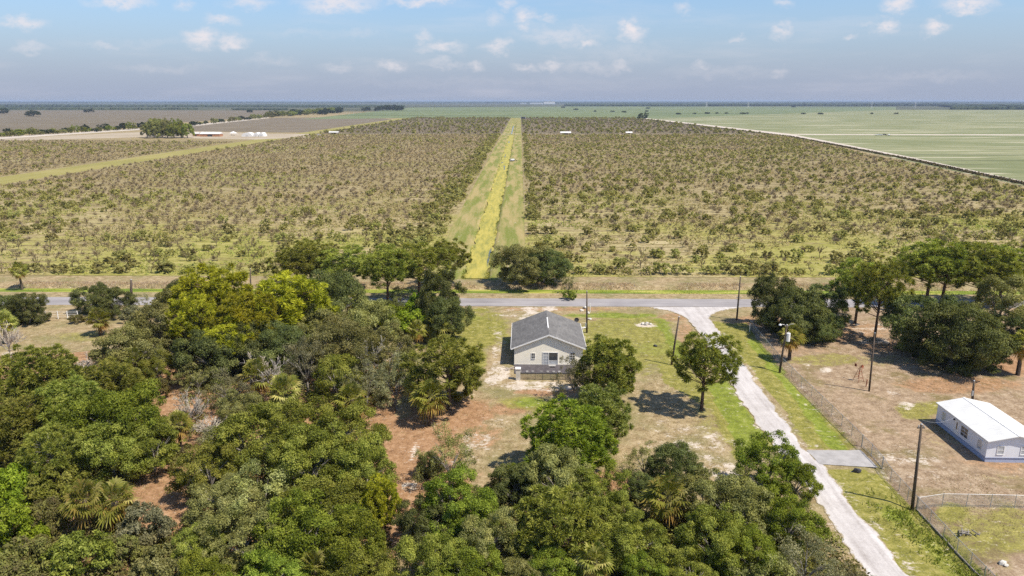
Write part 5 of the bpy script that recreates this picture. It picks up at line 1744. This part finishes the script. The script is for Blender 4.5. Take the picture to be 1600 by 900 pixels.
# ---------------------------------------------------------------- chain link fences
def chain_fence(name, pts, label, H=1.5, gate=False, kerb=False, rail=M['galv']):
    P = [Vector((*at(*q), 0)) for q in pts]
    for q in P: q.z = gz(q.x, q.y)
    o = empty(name, P[0])
    tag(o, label, 'gate' if gate else 'fence', None if gate else 'chain link fences')
    L = [q - P[0] for q in P]
    for q in L:
        MB().tube([q + Vector((0, 0, -.2)), q + Vector((0, 0, H + .06))], .04 if gate else .032, 6).build('post', M['galv'], o)
    MB().tube([q + Vector((0, 0, H)) for q in L], .026, 5).build('top_rail', rail, o)
    if gate: MB().tube([q + Vector((0, 0, .15)) for q in L], .026, 5).build('bottom_rail', rail, o)
    mb = MB()
    for a, b in zip(L[:-1], L[1:]):
        d = b - a; ln = Vector((d.x, d.y, 0)).length
        n = max(2, int((ln + H) / .11))
        nrm = Vector((-d.y, d.x, 0)).normalized()
        for s in (0, 1):
            for k in range(n):
                t0 = k * .11 - H
                # a wire climbing at 45 degrees, clipped to the panel
                u0, u1 = max(0, t0), min(ln, t0 + H)
                if u1 - u0 < .05: continue
                z0, z1 = (u0 - t0), (u1 - t0)
                if s: z0, z1 = H - z0, H - z1
                p0 = a + d * (u0 / ln) + Vector((0, 0, z0)); p1 = a + d * (u1 / ln) + Vector((0, 0, z1))
                wv_ = (p1 - p0).cross(nrm).normalized() * .006
                off = nrm * (.004 if s else -.004)
                mb.add([p0 - wv_ + off, p0 + wv_ + off, p1 + wv_ + off, p1 - wv_ + off], [(0, 1, 2, 3)])
    mb.build('wire_mesh', M['galv'], o)
    if kerb:
        k = MB()
        for a, b in zip(L[:-1], L[1:]):
            d = (b - a); nrm = Vector((-d.y, d.x, 0)).normalized() * .06
            k.add([a - nrm + Vector((0, 0, -.3)), a + nrm + Vector((0, 0, -.3)), b + nrm + Vector((0, 0, -.3)), b - nrm + Vector((0, 0, -.3)),
                   a - nrm + Vector((0, 0, .16)), a + nrm + Vector((0, 0, .16)), b + nrm + Vector((0, 0, .16)), b - nrm + Vector((0, 0, .16))],
                  [(3, 2, 1, 0), (4, 5, 6, 7), (0, 1, 5, 4), (1, 2, 6, 5), (2, 3, 7, 6), (3, 0, 4, 7)])
        k.build('footing', M['bark_grey'], o)
    return o


def lerp_pts(a, b, n): return [(a[0] + (b[0] - a[0]) * i / n, a[1] + (b[1] - a[1]) * i / n) for i in range(n + 1)]


chain_fence('chain_link_fence', lerp_pts((1172, 512), (1221, 570), 4) + lerp_pts((1221, 570), (1346, 696), 8)[1:], 'long chain link fence between green swale and dirt lot')
chain_fence('chain_link_gate', [(1346.6, 696.5), (1361, 712), (1378, 730.5)], 'closed chain link gate at the end of the concrete apron', gate=True)
chain_fence('chain_link_fence', lerp_pts((1378.6, 731), (1432, 790), 4), 'short chain link fence between the gate and the tall pole')
chain_fence('chain_link_fence', lerp_pts((1432.5, 790.5), (1580, 946), 7), 'chain link fence on a concrete footing along the weedy ditch', kerb=True)
chain_fence('chain_link_fence', lerp_pts((1434, 791), (1660, 795), 6), 'chain link cross fence with a bright rail before the white home', rail=M['white'])

# white post fence of the clearing
wf = empty('white_post_fence', (*at(72, 498), 0))
tag(wf, 'white post fence with thin wire between the dark oaks', 'fence')
b0 = Vector((*at(72, 498), 0))
wp = [Vector((*at(x, 498), 0)) - b0 for x in (30, 52, 72, 91, 106, 122)]
for q in wp: MB().tube([q + Vector((0, 0, -.2)), q + Vector((0, 0, 1.55))], .09, 6).build('post', M['white'], wf)
for z in (.4, .8, 1.2, 1.5):
    MB().tube([q + Vector((0, 0, z)) for q in wp], .02, 4).build('rail', M['white'], wf)

# ---------------------------------------------------------------- small things in the lots
def irregular(name, seed, sx, sy, sz, mat, n=10):
    r = random.Random(seed)
    bm = bmesh.new()
    for _ in range(26):
        v = Vector((r.gauss(0, 1), r.gauss(0, 1), r.gauss(0, 1))).normalized() * r.uniform(.8, 1.05)
        bm.verts.new((v.x * sx, v.y * sy, v.z * sz + sz * .6))
    bmesh.ops.convex_hull(bm, input=bm.verts[:])
    me = bpy.data.meshes.new(name); bm.to_mesh(me); bm.free()
    return link(name, me, mat)


STN = [(1004, 507, .42, .30, .28, 'white stone block in the pit on the lawn, house side'), (1009, 508, .20, .45, .35, 'upright white stone in the middle of the lawn pit'),
       (1016, 507, .40, .30, .22, 'white stone block in the pit on the lawn, drive side'), (1011, 505, .35, .3, .18, 'flat stone at the back of the lawn pit'),
       (914, 482, .6, .4, .35, 'white rubble chunk by the road above the house pole'), (909, 486, .5, .4, .3, 'white rubble chunk behind the satellite dish'),
       (919, 490, .5, .35, .3, 'white rubble chunk beside the house pole top'), (921, 499, .55, .4, .25, 'flat pale rubble slab near the house pole'), (912, 513, .7, .4, .18, 'long flat white slab at the foot of the house pole'),
       (1024, 541, .45, .3, .25, 'dark stone on the lawn before the leaning pole'),
       (1566, 881, .45, .3, .25, 'white rock near the fence in the bottom corner lot'), (1571, 884, .3, .25, .2, 'smaller white rock beside the corner lot rock'), (1339, 738, .5, .35, .35, 'dark culvert rock at the apron edge')]
for k, (x, y, a, b, c_, lab) in enumerate(STN):
    o = irregular('stone_block', k + 1, a, b, c_, M['dark'] if 'dark' in lab else M['stone'])
    X_, Y_ = at(x, y); o.location = (X_, Y_, gz(X_, Y_)); o.rotation_euler = (0, 0, k * 1.3)
    tag(o, lab, 'stone')
lb = MB(); r_ = random.Random(8)
for k in range(12):
    a = r_.uniform(0, 3.1); L = r_.uniform(.5, 1.1); c_ = (r_.uniform(-.8, .8), r_.uniform(-.2, .2))
    lb.tube([(c_[0] - math.cos(a) * L / 2, c_[1] - math.sin(a) * L / 2, .08 + .02 * k), (c_[0] + math.cos(a) * L / 2, c_[1] + math.sin(a) * L / 2, .10 + .02 * k)], .06, 5)
o = lb.build('stick_pile', M['bark_grey']); X_, Y_ = at(1513, 835); o.location = (X_, Y_, gz(X_, Y_))
tag(o, 'small pile of pale cut sticks on the corner lot grass', 'stick pile')
# rusty lawn windmill
X_, Y_ = at(1341, 595)
wm = empty('lawn_windmill', (X_, Y_, gz(X_, Y_)), .4)
tag(wm, 'rusty little windmill on four legs standing on the dirt lot', 'windmill')
for sx in (-1, 1):
    for sy in (-1, 1): MB().tube([(sx * .55, sy * .55, -.05), (sx * .10, sy * .10, 2.0)], .035, 5).build('leg', M['rust'], wm)
for z in (.5, 1.0, 1.5):
    br_ = MB()
    k = .55 - .45 * z / 2.0
    c4 = [(-k, -k, z), (k, -k, z), (k, k, z), (-k, k, z)]
    for i in range(4): br_.tube([c4[i], c4[(i + 1) % 4]], .02, 4)
    br_.build('brace', M['rust'], wm)
fan = MB()
for k in range(10):
    a = 2 * math.pi * k / 10
    c1, s1 = math.cos(a), math.sin(a); c2, s2 = math.cos(a + .42), math.sin(a + .42)
    fan.add([(.06 * c1, -.32, 2.25 + .06 * s1), (.42 * c1, -.36, 2.25 + .42 * s1), (.42 * c2, -.28, 2.25 + .42 * s2), (.06 * c2, -.30, 2.25 + .06 * s2)], [(0, 1, 2, 3)])
fan.tube([(0, -.4, 2.25), (0, -.2, 2.25)], .05, 6)
fan.build('fan', M['rust'], wm)
MB().tube([(0, -.2, 2.25), (0, .75, 2.25)], .03, 5).box(-.01, .01, .6, 1.0, 2.05, 2.5).tube([(0, 0, 1.95), (0, 0, 2.3)], .06, 6).build('tail', M['rust'], wm)
X_, Y_ = at(1353, 604)
o = MB().tube([(0, 0, -.2), (.05, 0, 1.0)], .07, 6).tube([(.05, 0, 1.0), (.05, 0, 1.12)], [.10, .06], 6).build('red_post', M['rust'])
o.location = (X_, Y_, gz(X_, Y_)); tag(o, 'short rusty red post between windmill and slim pole', 'post')
for (bx, by, ty, lab) in ((922, 488, 474, 'thin white marker post beside the road near the house pole'), (911, 546, 527, 'thin dark pipe standing along the house wall'), (1171, 518, 505, 'white standpipe inside the shade at the fence start')):
    X_, Y_ = at(bx, by); u, ry, rz_ = ray(bx, ty); h = CAM_H + rz_ * (Y_ / ry)
    o = MB().tube([(0, 0, -.2), (0, 0, h)], .06, 6).tube([(0, 0, h), (0, 0, h + .06)], [.09, .03], 6).build('marker_post', M['dark'] if 'dark' in lab else M['white'])
    o.location = (X_, Y_, gz(X_, Y_)); tag(o, lab, 'post')
X_, Y_ = at(897, 499)
plant('bush', 'oak_mid', X_, Y_ + 14.5, 2.6, 1.7, 'bush', 'green bush just behind the rear corner of the cream house', 'bush')
bpy.data.objects.remove(ac)
# ---------------------------------------------------------------- far things
def far_at(px, py):
    x, y = at(px, py)
    return x, y, y / cp / FPX          # metres per photo pixel there (roughly)


M['orange'] = plain('orange_paint', C(.40, .20, .11), .7, .2, .15, .2)
M['far_white'] = plain('white_sheet_metal', C(.74, .73, .72), .5, .3, .06, .2)
M['tin'] = plain('tin_roof', C(.60, .59, .58), .5, .4, .1, .3)


def shed(name, px, py, wpx, hpx, label, cat, wall, roof, depth=.5, open_=False):
    x, y, m = far_at(px, py)
    w_, h = wpx * m, hpx * m
    d_ = w_ * depth
    o = empty(name, (x, y, 0), R(-.6))
    tag(o, label, cat)
    if open_:
        for sx in (-1, 1):
            for sy in (0, 1): MB().box(sx * w_ * .46 - .15, sx * w_ * .46 + .15, sy * d_ * .9, sy * d_ * .9 + .3, -.2, h * .62).build('post', wall, o)
        MB().box(-w_ * .2, w_ * .2, d_ * .3, d_ * .7, 0, h * .45).build('machine', M['dark'], o)
    else:
        MB().prism([(-w_ / 2, -.2), (w_ / 2, -.2), (w_ / 2, h * .6), (-w_ / 2, h * .6)], 0, d_).build('wall', wall, o)
        MB().box(-w_ * .12, w_ * .12, -.08, -.005, 0, h * .45).build('door', M['dark'], o)
    e = .35
    mb = MB()
    # ridge runs across the picture
    mb.add([(-w_ / 2 - e, -e, h * .602), (w_ / 2 + e, -e, h * .602), (w_ / 2 + e, d_ / 2, h), (-w_ / 2 - e, d_ / 2, h), (w_ / 2 + e, d_ + e, h * .602), (-w_ / 2 - e, d_ + e, h * .602)],
           [(0, 1, 2, 3), (3, 2, 4, 5), (0, 3, 5), (1, 4, 2), (0, 5, 4, 1)])
    mb.build('roof', roof, o)
    return o


shed('farm_barn', 328, 213.5, 29, 6.5, 'long orange barn with a white roof beside the far grove', 'barn', M['orange'], M['far_white'], .45)
shed('orange_shed', 306, 213, 9, 6, 'small orange shed between far grove and long barn', 'shed', M['orange'], M['tin'], .6)
shed('pump_shelter', 884, 210.5, 15, 4.5, 'pale open pump shelter on the far farm track', 'shelter', M['galv'], M['far_white'], .5, True)
shed('pump_shelter', 983, 210, 9, 4, 'smaller pump shelter farther along the far farm track', 'shelter', M['galv'], M['far_white'], .5, True)
shed('field_shelter', 521, 210, 13, 4.5, 'pale field shelter at the end of the grass lane', 'shelter', M['galv'], M['tin'], .5, True)
x, y, m = far_at(365, 211.5)
o = empty('white_canopy', (x, y, 0)); tag(o, 'white peaked canopy tent between orange barn and white hoop houses', 'canopy')
w_ = 9 * m
MB().add([(-w_ / 2, -w_ / 2, 2.6), (w_ / 2, -w_ / 2, 2.6), (w_ / 2, w_ / 2, 2.6), (-w_ / 2, w_ / 2, 2.6), (0, 0, 4.9)], [(0, 1, 4), (1, 2, 4), (2, 3, 4), (3, 0, 4), (3, 2, 1, 0)])
mb = MB(); mb.add([(-w_ / 2, -w_ / 2, 2.6), (w_ / 2, -w_ / 2, 2.6), (w_ / 2, w_ / 2, 2.6), (-w_ / 2, w_ / 2, 2.6), (0, 0, 4.9)], [(0, 1, 4), (1, 2, 4), (2, 3, 4), (3, 0, 4), (3, 2, 1, 0)])
mb.build('roof', M['far_white'], o)
for sx in (-1, 1):
    for sy in (-1, 1): MB().box(sx * w_ * .46 - .12, sx * w_ * .46 + .12, sy * w_ * .46 - .12, sy * w_ * .46 + .12, -.1, 2.6).build('leg', M['far_white'], o)
for px, wpx, lab in ((386, 17, 'long white hoop house beside the white canopy'), (400, 9, 'rounded white hoop house in the middle of three'), (408, 8, 'rounded white hoop house at the end of the row')):
    x, y, m = far_at(px, 213.5)
    r_ = 4.6
    L = wpx * m / 2
    o = empty('hoop_house', (x, y, 0)); tag(o, lab, 'hoop house', 'white hoop houses')
    arc = [(r_ * math.cos(a), r_ * math.sin(a)) for a in [math.pi * k / 12 for k in range(13)]]
    mb = MB(); mb.prism([(p_[0] * L / r_, p_[1]) for p_ in arc], 0, 12); mb.build('cover', M['far_white'], o)
    MB().box(-1.2, 1.2, -.1, -.01, 0, 2.4).build('door', M['tin'], o)


def vehicle(px, py, label, body, L=5.6, ang=0.0):
    x, y, m = far_at(px, py)
    o = empty('pickup_truck', (x, y, .15), ang)
    tag(o, label, 'truck')
    w2 = .95
    prof = [(-L / 2, .45), (L / 2, .45), (L / 2, 1.0), (L * .26, 1.1), (L * .14, 1.75), (-L * .12, 1.75), (-L * .16, 1.1), (-L / 2, 1.1)]
    MB().prism(prof, -w2, w2).build('body', body, o)
    MB().prism([(L * .23, 1.12), (L * .135, 1.68), (-L * .11, 1.68), (-L * .13, 1.12)], -w2 - .012, w2 + .012).build('window', M['glass'], o)
    for sx in (-.32, .32):
        for sy in (-1, 1): MB().tube([(sx * L, sy * .98, .38), (sx * L, sy * .74, .38)], .38, 10).build('wheel', M['dark'], o)


vehicle(379, 188.3, 'white truck driving on the pale dirt road', M['far_white'], 8)
vehicle(1373, 211.8, 'white truck parked on the sod farm track, first of three', M['far_white'], 9)
vehicle(1381, 211.6, 'dark truck between two white trucks on the sod farm track', M['dark'], 8)
vehicle(1389, 211.9, 'white truck nearest the dark ditch on the sod farm track', M['far_white'], 7, 1.2)
vehicle(497, 212.0, 'white truck standing at the grass lane crossing', M['far_white'], 6)
# the pump at the canal
x, y, m = far_at(801, 252)
o = empty('canal_pump', (x, y, 0), .5); tag(o, 'pale water pump on wheels at the canal bank', 'pump')
MB().box(-1.8, 1.2, -.7, .7, .6, 1.7).build('engine', M['far_white'], o)
MB().tube([(1.2, 0, 1.1), (2.4, -.3, .9), (3.2, -.8, -.6)], .22, 8).build('hose', M['dark'], o)
MB().tube([(-1.0, 0, 1.7), (-1.0, 0, 2.3)], .09, 6).build('exhaust', M['dark'], o)
for sx in (-1.1, .7):
    for sy in (-1, 1): MB().tube([(sx, sy * .72, .5), (sx, sy * .92, .5)], .5, 10).build('wheel', M['dark'], o)
# the culvert gate where the canal meets the green field
x, y, m = far_at(817.5, 186)
o = empty('water_gate', (x, y, 0)); tag(o, 'dark water gate at the far end of the canal', 'water gate')
for s in (-1, 1): MB().box(s * 5 - .6, s * 5 + .6, -1, 1, -1, 9).build('post', M['concrete'], o)
MB().box(-4.3, 4.3, -.4, .4, 0, 5).build('panel', M['dark'], o)
# warehouses on the horizon
for px, wpx, h, lab in ((856.5, 17, 34, 'tall white warehouse on the horizon beyond the canal'), (837, 20, 17, 'low long white warehouse joined by the tall one on the horizon'), (817, 10, 14, 'small white warehouse at the end of the horizon row')):
    Yw = 9000.0
    u = (px - 800) / FPX
    x = u * Yw * 1.0
    wd = wpx / FPX * Yw
    o = empty('warehouse', (x, Yw, 0)); tag(o, lab, 'warehouse')
    MB().box(-wd / 2, wd / 2, 0, 90, 0, h).build('wall', M['far_white'], o)
    MB().prism([(-wd / 2 - 2, h + .01), (wd / 2 + 2, h + .01), (0, h + 3)], -2, 92).build('roof', M['tin'], o)
# transmission towers
for k, (px, lab) in enumerate(((1095, 'faint tower nearest the middle of the horizon'), (1158, 'faint tower second along the power line'), (1345, 'faint tower third along the power line'), (1411, 'faint tower last along the power line'))):
    Yw = 4300.0
    x = (px - 800) / FPX * Yw
    o = empty('transmission_tower', (x, Yw, 0)); tag(o, lab, 'tower', 'transmission towers')
    mb = MB()
    for sx in (-1, 1):
        for sy in (-1, 1): mb.tube([(sx * 4, sy * 4, 0), (sx * .6, sy * .6, 33)], .22, 4)
    for z in range(4, 32, 4):
        k0 = 4 - 3.4 * z / 33; k1 = 4 - 3.4 * (z + 4) / 33
        for s in (-1, 1): mb.tube([(-k0 * s, -k0, z), (k1 * s, -k1, z + 4)], .12, 4)
    mb.build('frame', M['far_white'], o)
    for z in (22, 27, 32): MB().box(-7, 7, -.25, .25, z, z + .4).build('arm', M['far_white'], o)

# ---------------------------------------------------------------- far trees, each its own
M['far_leaf'] = leaf_mat('far_leaf', [C(.022, .034, .014), C(.044, .064, .022), (.075, .098, .034, 1)])


def far_tree(px, py, wpx, hpx, label, group=None, mat='far_leaf', fam='oak', name='far_tree'):
    x, y, m = far_at(px, py)
    plant(fam, mat, x, y, wpx * m, hpx * m, 'broad_tree', label, 'tree', group, 'bark', zbase=0.0)


for k, (px, py, w_, h) in enumerate(((230, 215, 16, 20), (241, 216, 20, 27), (254, 214.5, 18, 24), (262, 215.5, 20, 26), (272, 216, 18, 22), (283, 215, 20, 22), (293, 215.5, 20, 21), (247, 213, 22, 24), (275, 213, 18, 24))):
    far_tree(px, py, w_, h, 'spreading tree in the clump beside the far orange barn', 'tree clump beside the far barn', 'oak_mid' if k > 3 else 'oak_olive')
r = random.Random(12)
for k in range(34):
    f = k / 33
    px = 2 + 225 * f + r.uniform(-3, 3); py = 214 - 13 * f + r.uniform(-.4, .4)
    far_tree(px, py, r.uniform(7, 13), r.uniform(5, 11), 'bushy tree lining the pale far dirt road', 'trees lining the far dirt road', r.choice(['oak_mid', 'far_leaf', 'oak_olive']))
for k in range(16):
    f = k / 15
    px = 300 + 120 * f + r.uniform(-3, 3); py = 196.5 - 12.5 * f
    far_tree(px, py, r.uniform(6, 11), r.uniform(3.5, 8), 'bushy tree lining the pale far dirt road', 'trees lining the far dirt road', r.choice(['far_leaf', 'oak_olive']))
for k in range(60):
    f = r.random()
    px = 415 + 115 * f + r.uniform(-3, 3); py = 183.5 - 8 * f * r.uniform(.6, 1) - r.uniform(0, 2.5)
    far_tree(px, py, r.uniform(7, 12), r.uniform(4.5, 8), 'tree of the small wood beyond the dirt road', 'small wood beyond the dirt road', r.choice(['far_leaf', 'oak_olive', 'oak_mid']))
for k in range(22):
    px = 568 + 60 * r.random(); far_tree(px, 173.5 + r.uniform(-1, 1.2) - (px - 568) * .03, r.uniform(6, 9), r.uniform(4.5, 7.5), 'dark tree in the row at the green field edge', 'dark tree row at the green field')
far_tree(1004, 187, 15, 9.5, 'lone dark round tree at the sod field corner')
far_tree(52, 182, 17, 8.5, 'dark round tree alone in the brown field')
far_tree(6, 178, 16, 8, 'dark tree at the picture edge beyond the brown field')
far_tree(139, 176, 13, 5, 'low dark tree at the far side of the brown field')
far_tree(390, 176, 8, 4, 'small dark tree before the small far wood')
for k, (px, py) in enumerate(((930, 175), (957, 175.4), (975, 176), (1010, 175), (1012, 170.2), (1105, 178), (1120, 178), (1135, 178.2), (1160, 178.4), (1167, 178.3), (1255, 178.6), (1282, 178.8), (1362, 178.5), (1400, 178.6), (900, 172), (880, 169), (1240, 168), (1060, 179), (1085, 178.6))):
    far_tree(px, py, 5 + (k % 3), 2.4, 'small dark bush dotted over the far green field', 'bushes dotted over the far field')

# dark brush along the ditch that ends the grove
rng = np.random.default_rng(44)
pts = []
for (a, b, n) in (((1010, 187), (1235, 213.6), 900), ((1235, 213.6), (1420, 249.5), 900), ((1420, 249.5), (1660, 301), 900)):
    A, B = np.array(at(*a)), np.array(at(*b))
    f = rng.random(n)[:, None]
    pts.append(A + (B - A) * f + rng.normal(0, 1.0, (n, 2)))
pts = np.concatenate(pts)
m = 6
P_ = np.repeat(np.concatenate([pts, np.full((len(pts), 1), .3)], 1), m, 0)
dd = unit(rng.normal(size=(len(P_), 3))); dd[:, 2] = np.abs(dd[:, 2])
P_ = P_ + dd * np.array([1.4, 1.4, .95]) * rng.random((len(P_), 1))
V, F = leaf_quads(P_, unit(dd + rng.normal(size=dd.shape) * .5), .6, .4, rng)
M['brush'] = leaf_mat('dark_brush', [C(.08, .06, .04), C(.13, .105, .06), C(.16, .15, .07)], .1)
tag(link('ditch_brush', np_mesh('ditch_brush', V, F, {'rnd': rng.random(len(F))}), M['brush']), 'dark brush growing along the ditch that ends the grove', 'brush', kind='stuff')

# ---------------------------------------------------------------- the woods on the horizon: one mass of canopy
t = NT('horizon_forest')
p = t.pos()
n = t.noise(p, .03, 5, .65)
n2 = t.noise(p, .0009, 4, .6)
k = t.math('ADD', t.math('MULTIPLY', n, .5), t.math('MULTIPLY', n2, .5))
M['forest'] = t.diffuse(t.ramp(k, [(.35, C(.020, .032, .018)), (.5, C(.042, .058, .028)), (.66, C(.085, .09, .05))]))


def forest(name, x0f, x1f, y0, y1, rows, hmin, hmax, seed, label, cols=700, gap=.0):
    """canopy block: x0f/x1f are photo columns of its near edge"""
    rng = np.random.default_rng(seed)
    ya = np.geomspace(y0, y1, rows)
    V, nC = [], cols
    for j, y in enumerate(ya):
        xa = np.linspace((x0f - 800) / FPX * y, (x1f - 800) / FPX * y, nC) + rng.uniform(-.3, .3, nC) * (x1f - x0f) / FPX * y / nC
        h = rng.uniform(hmin, hmax, nC) * (.75 + .5 * smooth_noise(xa, np.full(nC, y), 300, seed))
        yy = np.full(nC, y) + rng.uniform(-.2, .2, nC) * y * .02 + (smooth_noise(xa, np.full(nC, 0.0), 500, seed + 1) - .5) * y * .06
        if j == 0:
            V.append(np.stack([xa, yy, np.full(nC, -1.0)], 1))
        V.append(np.stack([xa, yy, h], 1))
    V = np.concatenate(V)
    rr = rows + 1
    idx = np.arange(rr * nC).reshape(rr, nC)
    F = np.stack([idx[:-1, :-1].ravel(), idx[:-1, 1:].ravel(), idx[1:, 1:].ravel(), idx[1:, :-1].ravel()], 1)
    o = link(name, np_mesh(name, V, F), M['forest'])
    tag(o, label, 'forest', kind='stuff')


forest('horizon_forest', -500, 2100, 11500, 45000, 14, 9, 16, 1, 'far blue forest along the whole horizon', 1500)
forest('near_pine_forest', 1455, 2300, 3500, 6500, 10, 11, 16, 2, 'dark pine forest beyond the sod field', 500)
forest('middle_forest', 880, 1475, 5600, 9500, 8, 8, 14, 3, 'blue forest belt behind the green fields', 600)
forest('far_forest', -500, 640, 4700, 6300, 8, 5, 11, 4, 'dark forest belt beyond the brown field', 700)
forest('dark_woodland', -500, 330, 3550, 3800, 5, 3, 8, 5, 'low dark woodland at the far edge of the brown field', 500)
forest('dark_woodland', 380, 460, 3300, 3500, 5, 3, 7, 6, 'low dark woodland beside the small far wood', 200)
# ---------------------------------------------------------------- render settings
vs = SC.view_settings
SC.display_settings.display_device = 'sRGB'
vs.view_transform = 'Standard'
vs.look = 'None'
vs.gamma = 1.0
vs.use_curve_mapping = False
vs.exposure = EXPOSURE
cy = SC.cycles
cy.max_bounces = 7
cy.diffuse_bounces = 4
cy.glossy_bounces = 2
cy.transmission_bounces = 5
cy.transparent_max_bounces = 6
cy.volume_bounces = 0
cy.caustics_reflective = False
cy.caustics_refractive = False
cy.use_denoising = DENOISE
cy.use_adaptive_sampling = True
cy.adaptive_threshold = 0.02
SC.render.film_transparent = False
